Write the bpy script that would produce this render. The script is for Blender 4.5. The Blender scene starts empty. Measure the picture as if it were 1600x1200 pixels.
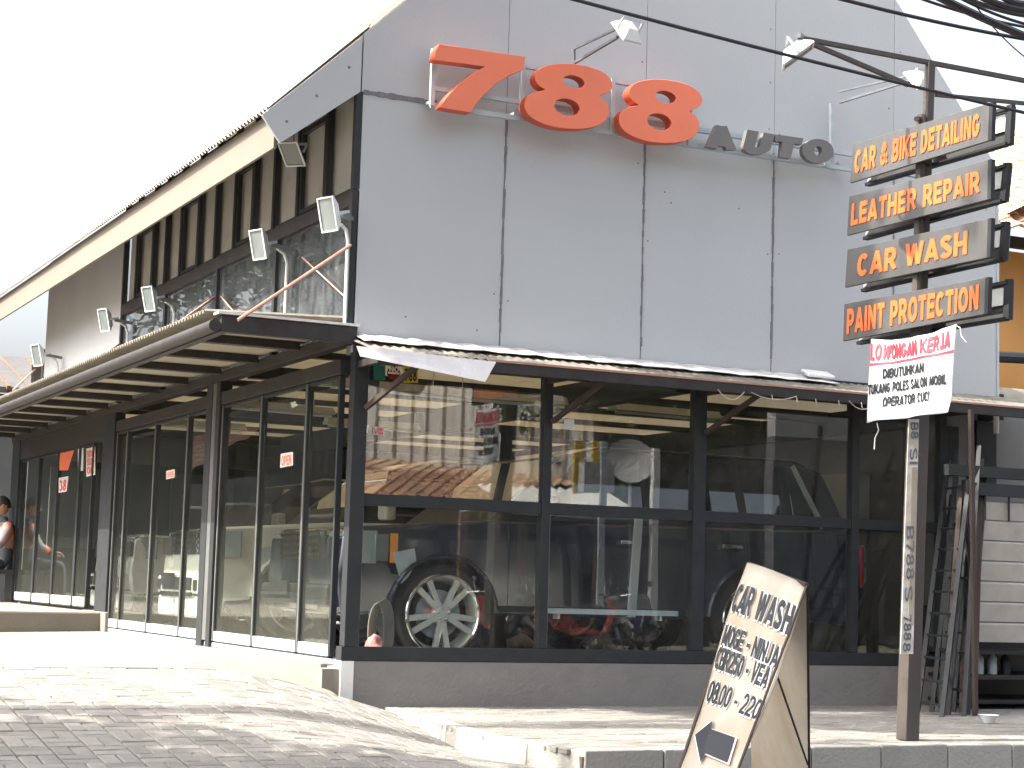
import bpy, bmesh, math, random
from mathutils import Vector, Matrix, noise
random.seed(7)
R_ = math.radians
sc = bpy.context.scene
col = sc.collection

# ---------------------------------------------------------------- camera
CAM = Vector((-4.6397, -12.2414, 0.5579))
RIGHT = Vector((0.8977815, -0.43947664, 0.02913183))
UP = Vector((-0.07455065, -0.08644093, 0.99346372))
FWD = Vector((0.43408591, 0.89408515, 0.11036834))
FOC = 2842.07
cd = bpy.data.cameras.new('camera'); cam = bpy.data.objects.new('camera', cd); col.objects.link(cam)
cd.sensor_width = 36; cd.lens = 36 * FOC / 1600; cd.clip_end = 600; cd.clip_start = .05
cam.matrix_world = Matrix(((RIGHT.x, UP.x, -FWD.x, CAM.x), (RIGHT.y, UP.y, -FWD.y, CAM.y), (RIGHT.z, UP.z, -FWD.z, CAM.z), (0, 0, 0, 1)))
sc.camera = cam

# ---------------------------------------------------------------- light
SUN_TO = Vector((1.0, -0.075, -1.20)).normalized()       # direction the sunlight travels
w = bpy.data.worlds.new("World"); sc.world = w; w.use_nodes = True
nt = w.node_tree; nt.nodes.clear()
sky = nt.nodes.new('ShaderNodeTexSky'); sky.sky_type = 'NISHITA'; sky.sun_disc = False
sky.sun_elevation = math.asin(-SUN_TO.z)
sky.sun_rotation = math.atan2(-SUN_TO.x, -SUN_TO.y)
sky.air_density = 1.0; sky.dust_density = 9.0; sky.ozone_density = 1.0
bg = nt.nodes.new('ShaderNodeBackground'); bg.inputs[1].default_value = 0.15
wo = nt.nodes.new('ShaderNodeOutputWorld')
hz = nt.nodes.new('ShaderNodeHueSaturation'); hz.inputs['Saturation'].default_value = .55; hz.inputs['Value'].default_value = 1.36
nt.links.new(sky.outputs[0], hz.inputs['Color']); nt.links.new(hz.outputs[0], bg.inputs[0]); nt.links.new(bg.outputs[0], wo.inputs[0])
sd = bpy.data.lights.new('sun', 'SUN'); sd.energy = 4.3; sd.angle = R_(.6); sd.color = (1, .93, .82)
sun = bpy.data.objects.new('sun', sd); col.objects.link(sun)
sun.rotation_euler = SUN_TO.to_track_quat('-Z', 'Y').to_euler(); sun.location = (-8, 0, 12)
vs = sc.view_settings
vs.view_transform = 'Standard'; vs.look = 'None'; vs.gamma = 1; vs.exposure = 1.6; vs.use_curve_mapping = False
sc.cycles.max_bounces = 10; sc.cycles.transparent_max_bounces = 24; sc.cycles.glossy_bounces = 5
sc.cycles.diffuse_bounces = 5; sc.cycles.sample_clamp_indirect = 6; sc.cycles.caustics_reflective = False
sc.cycles.caustics_refractive = False

# ---------------------------------------------------------------- helpers
def ray(px, py): return FWD + RIGHT * ((px - 800) / FOC) - UP * ((py - 600) / FOC)
def pix(px, py, ax, val):
    """point of the photograph's pixel on the world plane ax = val"""
    d = ray(px, py); i = 'xyz'.index(ax); t = (val - CAM[i]) / d[i]; return CAM + d * t
def pixp(px, py, P0, n):
    d = ray(px, py); t = (P0 - CAM).dot(n) / d.dot(n); return CAM + d * t

MATS = {}
def mat(name, c, rough=.6, metal=0., c2=None, scale=6., bump=0., bscale=40., rand=0., spec=.5, coat=0., stretch=None, sharp=.5, trans=0.):
    if name in MATS: return MATS[name]
    m = bpy.data.materials.new(name); m.use_nodes = True; N = m.node_tree.nodes; L = m.node_tree.links
    b = N['Principled BSDF']; b.inputs['Roughness'].default_value = rough; b.inputs['Metallic'].default_value = metal
    b.inputs['Specular IOR Level'].default_value = spec; b.inputs['Coat Weight'].default_value = coat
    if coat: b.inputs['Coat Roughness'].default_value = .06
    tc = N.new('ShaderNodeTexCoord'); mp = N.new('ShaderNodeMapping'); L.new(tc.outputs['Object'], mp.inputs[0])
    if stretch: mp.inputs['Scale'].default_value = stretch
    if c2 is None: c2 = tuple(x * .8 for x in c)
    n = N.new('ShaderNodeTexNoise'); n.inputs['Scale'].default_value = scale; n.inputs['Detail'].default_value = 7
    n.inputs['Roughness'].default_value = .62
    L.new(mp.outputs[0], n.inputs['Vector'])
    cr = N.new('ShaderNodeValToRGB'); cr.color_ramp.elements[0].position = .5 - sharp * .4; cr.color_ramp.elements[1].position = .5 + sharp * .4
    cr.color_ramp.elements[0].color = (*c2, 1); cr.color_ramp.elements[1].color = (*c, 1)
    L.new(n.outputs[0], cr.inputs[0]); out = cr.outputs[0]
    if rand:
        oi = N.new('ShaderNodeObjectInfo'); ge = N.new('ShaderNodeNewGeometry')
        ad = N.new('ShaderNodeMath'); ad.operation = 'ADD'; L.new(oi.outputs['Random'], ad.inputs[0]); L.new(ge.outputs['Random Per Island'], ad.inputs[1])
        fr = N.new('ShaderNodeMath'); fr.operation = 'FRACT'; L.new(ad.outputs[0], fr.inputs[0])
        mr = N.new('ShaderNodeMapRange'); mr.inputs[3].default_value = 1 - rand; mr.inputs[4].default_value = 1 + rand
        L.new(fr.outputs[0], mr.inputs[0])
        hs = N.new('ShaderNodeHueSaturation'); L.new(mr.outputs[0], hs.inputs['Value']); L.new(out, hs.inputs['Color']); out = hs.outputs[0]
    L.new(out, b.inputs['Base Color'])
    rr = N.new('ShaderNodeMapRange'); rr.inputs[3].default_value = max(0.02, rough - .1); rr.inputs[4].default_value = min(1, rough + .1)
    L.new(n.outputs[0], rr.inputs[0]); L.new(rr.outputs[0], b.inputs['Roughness'])
    if bump:
        n2 = N.new('ShaderNodeTexNoise'); n2.inputs['Scale'].default_value = bscale; n2.inputs['Detail'].default_value = 5
        L.new(tc.outputs['Object'], n2.inputs['Vector'])
        bp = N.new('ShaderNodeBump'); bp.inputs['Strength'].default_value = bump; bp.inputs['Distance'].default_value = .02
        L.new(n2.outputs[0], bp.inputs['Height']); L.new(bp.outputs[0], b.inputs['Normal'])
    if trans:
        tr = N.new('ShaderNodeBsdfTranslucent'); L.new(out, tr.inputs[0]); mx = N.new('ShaderNodeMixShader'); mx.inputs[0].default_value = trans
        L.new(b.outputs[0], mx.inputs[1]); L.new(tr.outputs[0], mx.inputs[2]); L.new(mx.outputs[0], N['Material Output'].inputs[0])
    MATS[name] = m; return m

def glass(name, tint=(.86, .9, .88), ior=1.5, dust_veil=.03, dcol=(.45, .46, .42), low=0., wav=.0, lowz=.9, refl=1.0):
    m = bpy.data.materials.new(name); m.use_nodes = True; N = m.node_tree.nodes; L = m.node_tree.links
    N.remove(N['Principled BSDF'])
    tr = N.new('ShaderNodeBsdfTransparent'); tr.inputs[0].default_value = (*tint, 1)
    gl = N.new('ShaderNodeBsdfGlossy'); gl.inputs['Roughness'].default_value = 0.0
    fr = N.new('ShaderNodeFresnel'); fr.inputs[0].default_value = ior
    # same reflectance from either side of the thin pane
    gb = N.new('ShaderNodeNewGeometry'); io = N.new('ShaderNodeMapRange'); io.inputs[3].default_value = ior; io.inputs[4].default_value = 1 / ior
    L.new(gb.outputs['Backfacing'], io.inputs[0]); L.new(io.outputs[0], fr.inputs[0])
    m2 = N.new('ShaderNodeMath'); m2.operation = 'MULTIPLY'; m2.inputs[1].default_value = refl; m2.use_clamp = True
    L.new(fr.outputs[0], m2.inputs[0])
    mx = N.new('ShaderNodeMixShader'); L.new(m2.outputs[0], mx.inputs[0]); L.new(tr.outputs[0], mx.inputs[1]); L.new(gl.outputs[0], mx.inputs[2])
    df = N.new('ShaderNodeBsdfDiffuse'); df.inputs[0].default_value = (*dcol, 1)
    tc = N.new('ShaderNodeTexCoord'); mp = N.new('ShaderNodeMapping'); mp.inputs['Scale'].default_value = (5, 5, 1.3); L.new(tc.outputs['Object'], mp.inputs[0])
    no = N.new('ShaderNodeTexNoise'); no.inputs['Scale'].default_value = 2.2; no.inputs['Detail'].default_value = 8; L.new(mp.outputs[0], no.inputs['Vector'])
    mr = N.new('ShaderNodeMapRange'); mr.inputs[1].default_value = .35; mr.inputs[2].default_value = .8; mr.inputs[3].default_value = dust_veil * .4; mr.inputs[4].default_value = dust_veil * 2
    L.new(no.outputs[0], mr.inputs[0]); fac = mr.outputs[0]
    if low:
        sx = N.new('ShaderNodeSeparateXYZ'); ge = N.new('ShaderNodeNewGeometry'); L.new(ge.outputs['Position'], sx.inputs[0])
        ml = N.new('ShaderNodeMapRange'); ml.inputs[1].default_value = lowz; ml.inputs[2].default_value = 0; ml.inputs[3].default_value = 0; ml.inputs[4].default_value = low
        L.new(sx.outputs[2], ml.inputs[0]); ad = N.new('ShaderNodeMath'); ad.use_clamp = True; L.new(fac, ad.inputs[0]); L.new(ml.outputs[0], ad.inputs[1]); fac = ad.outputs[0]
    m3 = N.new('ShaderNodeMixShader'); L.new(fac, m3.inputs[0]); L.new(mx.outputs[0], m3.inputs[1]); L.new(df.outputs[0], m3.inputs[2])
    if wav:
        nw = N.new('ShaderNodeTexNoise'); nw.inputs['Scale'].default_value = 1.1; nw.inputs['Detail'].default_value = 1; L.new(tc.outputs['Object'], nw.inputs['Vector'])
        bp = N.new('ShaderNodeBump'); bp.inputs['Strength'].default_value = wav; bp.inputs['Distance'].default_value = .01; L.new(nw.outputs[0], bp.inputs['Height'])
        L.new(bp.outputs[0], gl.inputs['Normal'])
    L.new(m3.outputs[0], N['Material Output'].inputs[0]); return m

ORG = {}
class MB:
    def __init__(s): s.v = []; s.f = []
    def poly(s, pts, faces):
        b = len(s.v); s.v += [Vector(p) for p in pts]; s.f += [[b + i for i in f] for f in faces]; return s
    def hexa(s, p):      # p: 4 bottom, 4 top (same winding)
        return s.poly(p, [(3, 2, 1, 0), (4, 5, 6, 7), (0, 1, 5, 4), (1, 2, 6, 5), (2, 3, 7, 6), (3, 0, 4, 7)])
    def box(s, a, b):
        x0, x1 = sorted((a[0], b[0])); y0, y1 = sorted((a[1], b[1])); z0, z1 = sorted((a[2], b[2]))
        return s.hexa([(x0, y0, z0), (x1, y0, z0), (x1, y1, z0), (x0, y1, z0), (x0, y0, z1), (x1, y0, z1), (x1, y1, z1), (x0, y1, z1)])
    def bar(s, a, b, w, h=None, up=(0, 0, 1)):
        h = h or w; a = Vector(a); b = Vector(b); d = (b - a).normalized(); u = Vector(up)
        if abs(d.dot(u)) > .98: u = Vector((0, 1, 0))
        r = d.cross(u).normalized(); u = r.cross(d)
        q = lambda p: [p - r * w / 2 - u * h / 2, p + r * w / 2 - u * h / 2, p + r * w / 2 + u * h / 2, p - r * w / 2 + u * h / 2]
        return s.hexa(q(a) + q(b))
    def tube(s, pts, r, n=8, cap=True):
        pts = [Vector(p) for p in pts]; b = len(s.v); rs = r if isinstance(r, (list, tuple)) else [r] * len(pts)
        pu = None
        for i, p in enumerate(pts):
            d = (pts[min(i + 1, len(pts) - 1)] - pts[max(i - 1, 0)]).normalized()
            u = Vector((0, 0, 1)) if abs(d.z) < .95 else Vector((1, 0, 0))
            if pu is not None: u = pu
            a = d.cross(u).normalized(); u = a.cross(d).normalized(); pu = u
            for k in range(n):
                t = 2 * math.pi * k / n; s.v.append(p + (a * math.cos(t) + u * math.sin(t)) * rs[i])
        for i in range(len(pts) - 1):
            for k in range(n):
                k2 = (k + 1) % n; s.f.append([b + i * n + k, b + i * n + k2, b + (i + 1) * n + k2, b + (i + 1) * n + k])
        if cap: s.f.append([b + k for k in range(n)][::-1]); s.f.append([b + (len(pts) - 1) * n + k for k in range(n)])
        return s
    def prism(s, outline, off):      # outline: 3d pts (planar), off: vector
        off = Vector(off); n = len(outline); p = [Vector(q) for q in outline]
        return s.poly(p + [q + off for q in p], [list(range(n))[::-1], list(range(n, 2 * n))] + [(i, (i + 1) % n, n + (i + 1) % n, n + i) for i in range(n)])
    def lathe(s, c, axis, prof, n=32):   # prof: list (r, along)
        c = Vector(c); ax = Vector(axis).normalized(); u = Vector((0, 0, 1)) if abs(ax.z) < .9 else Vector((1, 0, 0))
        a = ax.cross(u).normalized(); u = a.cross(ax); b = len(s.v); m = len(prof)
        for k in range(n):
            t = 2 * math.pi * k / n
            for r, h in prof: s.v.append(c + ax * h + (a * math.cos(t) + u * math.sin(t)) * r)
        for k in range(n):
            k2 = (k + 1) % n
            for j in range(m - 1): s.f.append([b + k * m + j, b + k2 * m + j, b + k2 * m + j + 1, b + k * m + j + 1])
        return s
    def build(s, name, m, parent=None, smooth=False, bevel=0., kind=None, label=None):
        o0 = ORG.get(parent.name, Vector()) if parent else Vector()
        me = bpy.data.meshes.new(name); me.from_pydata([tuple(v - o0) for v in s.v], [], s.f); me.materials.append(m)
        bm = bmesh.new(); bm.from_mesh(me); bmesh.ops.recalc_face_normals(bm, faces=bm.faces); bm.to_mesh(me); bm.free()
        if smooth:
            for p in me.polygons: p.use_smooth = True
            me.set_sharp_from_angle(angle=R_(40))
        o = bpy.data.objects.new(name, me); col.objects.link(o)
        if parent: o.parent = parent; ORG[o.name] = o0
        if bevel:
            bv = o.modifiers.new('bevel', 'BEVEL'); bv.width = bevel; bv.segments = 2; bv.limit_method = 'ANGLE'
        if kind: o['kind'] = kind
        if label: o['label'] = label
        return o
def tag(o, label, cat, group=None, kind=None):
    if label: o['label'] = label
    if cat: o['category'] = cat
    if group: o['group'] = group
    if kind: o['kind'] = kind
    return o
def thing(name, label, cat, loc=(0, 0, 0), group=None, rz=0.):
    o = bpy.data.objects.new(name, None); o.empty_display_size = .1; col.objects.link(o); o.location = loc; o.rotation_euler = (0, 0, rz)
    ORG[o.name] = Vector(loc) if not rz else Vector()
    tag(o, label, cat, group); return o
def copy_tree(o, parent=None):
    c = o.copy(); col.objects.link(c)
    if parent: c.parent = parent
    for ch in [k for k in bpy.data.objects if k.parent == o]: copy_tree(ch, c)
    return c
def at(root, loc, rz): root.location = loc; root.rotation_euler = (0, 0, rz)

def _arc(cx, cy, rx, ry, a0, a1, n=9):
    return [(cx + rx * math.cos(R_(a0 + (a1 - a0) * i / n)), cy + ry * math.sin(R_(a0 + (a1 - a0) * i / n))) for i in range(n + 1)]
def glyph(ch, t):
    """strokes (centre lines) of a heavy grotesque capital; returns width, strokes"""
    h = t / 2; L, R, T, B, Mi = h, .72 - h, 1 - h, h, .5; W = .72
    def bowl(x, y0, y1, xr): ry = (y1 - y0) / 2; rx = min(ry, xr - x); return [(L, y1), (xr - rx, y1)] + _arc(xr - rx, (y0 + y1) / 2, rx, ry, 90, -90, 10)[1:] + [(L, y0)]
    ring = lambda w=W: _arc(w / 2, .5, w / 2 - h, .5 - h, 90, 450, 26)
    G = {
     'A': (.80, [[(h * .8, 0), (.40, 1 - h * .2)], [(.80 - h * .8, 0), (.40, 1 - h * .2)], [(.2, .28), (.6, .28)]]),
     'B': (W, [[(L, 0), (L, 1)], bowl(L, .5, T, R - .03), bowl(L, B, .5, R)]),
     'C': (W, [_arc(W / 2, .5, W / 2 - h, .5 - h, 42, 318, 20)]),
     'D': (W, [[(L, 0), (L, 1)], [(L, T), (.3, T)] + _arc(.3, .5, R - .3, .5 - h, 90, -90, 14)[1:] + [(L, B)]]),
     'E': (.64, [[(L, 0), (L, 1)], [(L, T), (.64, T)], [(L, Mi), (.6, Mi)], [(L, B), (.64, B)]]),
     'F': (.62, [[(L, 0), (L, 1)], [(L, T), (.62, T)], [(L, Mi), (.56, Mi)]]),
     'G': (.76, [_arc(.38, .5, .38 - h, .5 - h, 42, 330, 20) + [(.76 - h, .42)], [(.42, .44), (.76, .44)]]),
     'H': (.74, [[(L, 0), (L, 1)], [(.74 - h, 0), (.74 - h, 1)], [(L, Mi), (.74 - h, Mi)]]),
     'I': (t, [[(h, 0), (h, 1)]]),
     'J': (.58, [[(.58 - h, 1), (.58 - h, .3)] + _arc(.29, .3, .29 - h, .3 - h, 0, -170, 10)[1:]]),
     'K': (.76, [[(L, 0), (L, 1)], [(L, .34), (.70, 1)], [(.28, .56), (.74, 0)]]),
     'L': (.60, [[(L, 1), (L, B), (.60, B)]]),
     'M': (.86, [[(h, 0), (h, 1)], [(.86 - h, 0), (.86 - h, 1)], [(h, .97), (.43, .12)], [(.86 - h, .97), (.43, .12)]]),
     'N': (.74, [[(L, 0), (L, 1)], [(.74 - h, 0), (.74 - h, 1)], [(L, .97), (.74 - h, .03)]]),
     'O': (.80, [_arc(.40, .5, .40 - h, .5 - h, 90, 450, 28)]),
     'P': (.68, [[(L, 0), (L, 1)], bowl(L, .42, T, .68 - h)]),
     'R': (.74, [[(L, 0), (L, 1)], bowl(L, .44, T, .70 - h), [(.36, .46), (.66, 0)]]),
     'S': (.68, [_arc(.34, .725, .34 - h, .275 - h, 25, 240, 14) + _arc(.34, .275, .34 - h, .275 - h, 62, -160, 15)]),
     'T': (.66, [[(.33, 0), (.33, 1)], [(0, T), (.66, T)]]),
     'U': (.72, [[(L, 1), (L, .36)] + _arc(.36, .36, .36 - h, .36 - h, 180, 360, 14)[1:] + [(R, 1)]]),
     'V': (.76, [[(h * .8, 1), (.38, h * .2)], [(.76 - h * .8, 1), (.38, h * .2)]]),
     'W': (1.06, [[(h * .8, 1), (.29, .03)], [(.29, .03), (.53, .92)], [(.53, .92), (.77, .03)], [(.77, .03), (1.06 - h * .8, 1)]]),
     'Y': (.74, [[(.37, 0), (.37, .45)], [(.37, .42), (h * .7, 1)], [(.37, .42), (.74 - h * .7, 1)]]),
     'Z': (.64, [[(0, T), (.60, T)], [(.54, .95), (.1, .05)], [(.03, B), (.64, B)]]),
     '0': (.66, [_arc(.33, .5, .33 - h, .5 - h, 90, 450, 26)]),
     '1': (.40, [[(.30, 0), (.30, 1)], [(.30, .95), (.02, .74)]]),
     '2': (.64, [_arc(.32, .68, .32 - h, .32 - h, 165, -40, 12) + [(.1, B + .04)], [(.02, B), (.64, B)]]),
     '3': (.64, [_arc(.30, .73, .28 - h, .27 - h, 160, -85, 12), _arc(.31, .29, .32 - h, .29 - h, 85, -160, 13)]),
     '5': (.64, [[(.58, T), (.14, T), (.10, .52)], _arc(.31, .34, .33 - h, .34 - h, 140, -160, 15)]),
     '7': (.62, [[(0, T), (.60, T)], [(.54, .94), (.24, 0)]]),
     '8': (.66, [_arc(.33, .735, .29 - h, .265 - h, 90, 450, 20), _arc(.33, .28, .33 - h, .28 - h, 90, 450, 22)]),
     '9': (.66, [_arc(.33, .67, .33 - h, .33 - h, 90, 450, 20), [(.66 - h, .66), (.62 - h, .34), (.2, .04)]]),
     '&': (.82, [[(.80, .02), (.24, .66)] + _arc(.38, .77, .20 - h * .5, .23 - h, 200, -40, 10) + [(.2, .40)] + _arc(.34, .28, .32 - h, .28 - h, 130, 330, 10) + [(.76, .46)]]),
     '-': (.36, [[(.02, .42), (.34, .42)]]), '.': (t, [[(h, 0), (h, t)]]), '@': (.9, [_arc(.45, .5, .45 - h, .5 - h, 320, 0 - 10, 24), _arc(.45, .5, .16, .18, 90, 450, 14)]), ' ': (.34, []),
    }
    return G.get(ch, G['-'])
def text_mesh(txt, bold=.02, shear=0., res=4, ext=0.):
    t = .125 + bold * 2.3; V = []; Fc = []; x = 0
    for ch in txt:
        w_, strokes = glyph(ch, t)
        for si, st_ in enumerate(strokes):
            n_ = len(st_); closed = n_ > 12 and (abs(st_[0][0] - st_[-1][0]) + abs(st_[0][1] - st_[-1][1])) < 1e-4
            Lp, Rp = [], []
            for i in range(n_):
                a = st_[i - 1] if i else (st_[-2] if closed else None); c = st_[i + 1] if i < n_ - 1 else (st_[1] if closed else None); p = st_[i]
                ds = []
                for u_, v_ in ((a, p), (p, c)):
                    if u_ is None or v_ is None: continue
                    d = Vector((v_[0] - u_[0], v_[1] - u_[1]))
                    if d.length > 1e-6: ds.append(d.normalized())
                m_ = sum(ds, Vector((0, 0)))
                m_ = m_.normalized() if m_.length > .05 else ds[0]; k = 1 / max(.55, m_.dot(ds[0])); nn = Vector((-m_.y, m_.x)) * t / 2 * k
                Lp.append((p[0] + nn.x, p[1] + nn.y)); Rp.append((p[0] - nn.x, p[1] - nn.y))
            zf = .5 + .01 * (si + 1); b0 = len(V)
            for (lx, ly), (rx_, ry_) in zip(Lp, Rp):
                for (qx, qy) in ((lx, ly), (rx_, ry_)):
                    for z in (zf, -.5): V.append((x + qx + shear * qy, min(1, max(0, qy)), z))
            for i in range(n_ - 1):
                a = b0 + i * 4; c = a + 4
                Fc += [(a, a + 2, c + 2, c), (a, c, c + 1, a + 1), (a + 2, a + 3, c + 3, c + 2)]
            if not closed: Fc += [(b0, b0 + 1, b0 + 3, b0 + 2)]; e_ = b0 + (n_ - 1) * 4; Fc += [(e_, e_ + 2, e_ + 3, e_ + 1)]
        x += w_ + .10
    me = bpy.data.meshes.new('txt'); me.from_pydata(V, [], Fc); return me
def zlift(v, depth): return depth + (v.co.z - .5) * .012 if v.co.z > 0 else 0
def textquad(txt, bl, br, tr, tl, depth, m, parent, name='lettering', bold=.02, shear=0., out=None, gap=.002, label=None, uv=(0, 1, 0, 1)):
    """lettering laid into the quad bl,br,tr,tl standing proud of it towards 'out'"""
    bl, br, tr, tl = map(Vector, (bl, br, tr, tl)); n = (br - bl).cross(tl - bl).normalized()
    if out is not None and n.dot(Vector(out)) < 0: n = -n
    me = text_mesh(txt, bold, shear); xs = [v.co.x for v in me.vertices]; ys = [v.co.y for v in me.vertices]
    x0, x1, y0, y1 = min(xs), max(xs), min(ys), max(ys)
    o0 = ORG.get(parent.name, Vector()) if parent else Vector()
    for v in me.vertices:
        a = (v.co.x - x0) / (x1 - x0); b = (v.co.y - y0) / (y1 - y0); a = uv[0] + a * (uv[1] - uv[0]); b = uv[2] + b * (uv[3] - uv[2])
        p = (bl * (1 - a) + br * a) * (1 - b) + (tl * (1 - a) + tr * a) * b
        v.co = p + n * (gap + zlift(v, depth)) - o0
    me.materials.clear(); me.materials.append(m); me.name = name
    bm = bmesh.new(); bm.from_mesh(me); bmesh.ops.recalc_face_normals(bm, faces=bm.faces); bm.to_mesh(me); bm.free()
    o = bpy.data.objects.new(name, me); col.objects.link(o)
    if parent: o.parent = parent; ORG[o.name] = o0
    if label: o['label'] = label
    return o

# ---------------------------------------------------------------- materials
M = {}
M['panel'] = mat('fibre_cement', (.445, .478, .500), .62, 0, (.418, .449, .470), 1.3, .08, 30, sharp=.9, rand=.03, stretch=(1, 1, .5))
M['gap'] = mat('joint_filler', (.13, .135, .15), .9, c2=(.2, .2, .22), scale=14)
M['screw'] = mat('rust_screw', (.19, .18, .17), .7)
M['frame'] = mat('dark_steel', (.026, .030, .034), .5, 0, (.036, .039, .042), 9, .05, 60, spec=.2)
M['brown'] = mat('brown_steel', (.046, .044, .044), .55, .0, (.026, .023, .023), 7, .08, 50, spec=.25)
M['ceil'] = mat('translucent_ceiling', (.74, .715, .64), .7, 0, (.65, .63, .56), 2.5, trans=.74)  # passes on the attic light, to brighten the showroom
M['cream'] = mat('cream_board', (.68, .64, .54), .7, 0, (.58, .55, .46), 2.5, trans=.42)
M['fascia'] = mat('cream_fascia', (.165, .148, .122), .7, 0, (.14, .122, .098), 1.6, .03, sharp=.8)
M['roof'] = mat('translucent_roof_sheet', (.72, .68, .60), .6, 0, (.62, .56, .48), 5, .05, trans=.8)  # translucency made up so sun enters the attic and lights the ceiling
M['eaves'] = mat('opaque_roof_sheet', (.42, .36, .31), .6, 0, (.30, .25, .21), 5, .05)
M['sheet'] = mat('grey_sheet', (.36, .34, .29), .6, 0, (.24, .225, .2), 6, .05, trans=.45)
M['alu'] = mat('silver_flashing', (.72, .71, .70), .45, .3, (.55, .53, .52), 5, .35, 8)
M['galv'] = mat('galvanised_pipe', (.46, .52, .55), .5, .1, (.36, .41, .44), 9)
M['pipe'] = mat('dull_grey_pipe', (.15, .165, .18), .5, .1, (.10, .11, .12), 9)
M['stile'] = mat('grey_stile', (.13, .135, .13), .5, .1, (.09, .095, .09), 9)
M['copper'] = mat('rust_primed_rod', (.34, .17, .13), .6, .1, (.42, .26, .2), 12)
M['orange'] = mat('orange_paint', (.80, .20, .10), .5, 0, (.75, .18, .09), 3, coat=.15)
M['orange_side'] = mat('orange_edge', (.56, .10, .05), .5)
M['lgrey'] = mat('grey_letters', (.16, .155, .15), .45, 0, (.13, .13, .13), 4)
M['plinth'] = mat('cement_plaster', (.235, .225, .21), .85, 0, (.165, .16, .152), 5, .35, 35, sharp=.9)
M['conc'] = mat('apron_concrete', (.215, .195, .168), .9, 0, (.155, .14, .118), 1.7, .3, 45, sharp=.9)
M['paver'] = mat('paver', (.215, .205, .185), .9, 0, (.158, .15, .136), 9, .5, 70, rand=.16)
M['bed'] = mat('sand_joint', (.08, .068, .05), .95, 0, (.05, .042, .035), 12, .5, 60)
M['kerb'] = mat('kerb_concrete', (.34, .335, .31), .9, 0, (.24, .235, .2), 4, .4, 40, rand=.1, sharp=.9)
M['asph'] = mat('asphalt', (.07, .07, .07), .9, 0, (.045, .045, .045), 8, .5, 90)
M['soil'] = mat('earth', (.2, .17, .13), .95, 0, (.13, .12, .09), 1.5, .3)
M['floor'] = mat('shop_floor', (.30, .29, .26), .35, 0, (.22, .21, .19), 2, .05)
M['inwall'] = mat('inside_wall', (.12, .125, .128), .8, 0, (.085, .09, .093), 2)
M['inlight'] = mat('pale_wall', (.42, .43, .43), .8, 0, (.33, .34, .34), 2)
M['sidep'] = mat('weathered_side_panel', (.46, .475, .49), .8, 0, (.40, .415, .43), 1.2)
M['inmid'] = mat('mid_grey_board', (.20, .205, .205), .8, 0, (.15, .155, .155), 2)
M['white'] = mat('white_paint', (.78, .78, .76), .5, 0, (.66, .66, .63), 6)
M['whiteplastic'] = mat('white_plastic', (.72, .74, .74), .35)
M['chrome'] = mat('chrome', (.78, .79, .8), .12, 1, (.6, .6, .62), 6)
M['rim'] = mat('brushed_alloy', (.72, .72, .68), .4, .35, (.58, .58, .55), 18)
M['rubber'] = mat('tyre_rubber', (.022, .022, .023), .8, 0, (.03, .03, .03), 20, .3, 60)
M['navy'] = mat('navy_paint', (.010, .016, .035), .18, 0, (.008, .013, .03), 3, coat=1)
M['carwhite'] = mat('white_car_paint', (.74, .73, .68), .25, 0, (.68, .67, .62), 3, coat=1)
M['cargrey'] = mat('pale_grey_car_paint', (.48, .48, .46), .28, 0, (.42, .42, .4), 3, coat=1)
M['blackp'] = mat('black_plastic', (.018, .018, .02), .5)
M['amber'] = mat('amber_lens', (.75, .28, .02), .2, coat=.5)
M['red'] = mat('red_lens', (.5, .015, .015), .2, coat=.6)
M['redpaint'] = mat('red_paint', (.24, .02, .02), .25, coat=.8)
M['lens'] = mat('clear_lens', (.17, .20, .20), .08, .1, coat=.6)
M['black'] = mat('black_print', (.02, .02, .025), .5)
M['bluegrey'] = mat('faded_blue_black', (.022, .025, .032), .5, spec=.3)
M['board'] = mat('sign_board_black', (.052, .052, .054), .34, 0, (.09, .088, .088), 3, .02, 20, coat=.2, stretch=(1, 1, .4))
M['letterO'] = mat('orange_letter', (.64, .085, .018), .45, 0, (.76, .17, .03), 2.2, sharp=.5)
M['steelpole'] = mat('dark_rusty_pole', (.052, .050, .052), .6, .1, (.075, .058, .048), 9, .15, 30, stretch=(1, 1, .12))
M['paper'] = mat('weathered_paper', (.72, .70, .66), .8, 0, (.42, .38, .33), 7, sharp=.35)
M['banner'] = mat('white_banner', (.74, .76, .78), .5, 0, (.6, .63, .66), 2, .12, 5, trans=.15)
M['redprint'] = mat('red_print', (.62, .05, .08), .5)
M['grayprint'] = mat('grey_print', (.07, .08, .09), .55, 0, (.18, .19, .2), 8)
M['bprint'] = mat('banner_print', (.022, .024, .028), .9, 0, (.035, .037, .042), 4, spec=.1)
M['tan'] = mat('weathered_tan_board', (.30, .235, .15), .42, 0, (.44, .41, .36), 3.2, .03, sharp=.55, coat=.1, stretch=(1, 1, .6))
M['orwall'] = mat('ochre_wall', (.62, .33, .11), .8, 0, (.55, .28, .09), 2, .05)
M['tile'] = mat('clay_tile', (.42, .22, .13), .8, 0, (.26, .14, .09), 6, .2, rand=.25)
M['tilepale'] = mat('pale_clay_tile', (.58, .40, .26), .8, 0, (.42, .27, .18), 6, .2, rand=.2)
M['rust'] = mat('rusty_steel', (.055, .038, .032), .75, .2, (.05, .035, .03), 9, .2)
M['darkroof'] = mat('dark_roof_felt', (.05, .05, .055), .8, 0, (.08, .075, .07), 3, .2)
M['bark'] = mat('bark', (.12, .09, .06), .9, 0, (.07, .05, .035), 8, .4)
M['cable'] = mat('black_cable', (.02, .02, .022), .5)
M['skin'] = mat('skin', (.36, .20, .13), .55)
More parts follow.
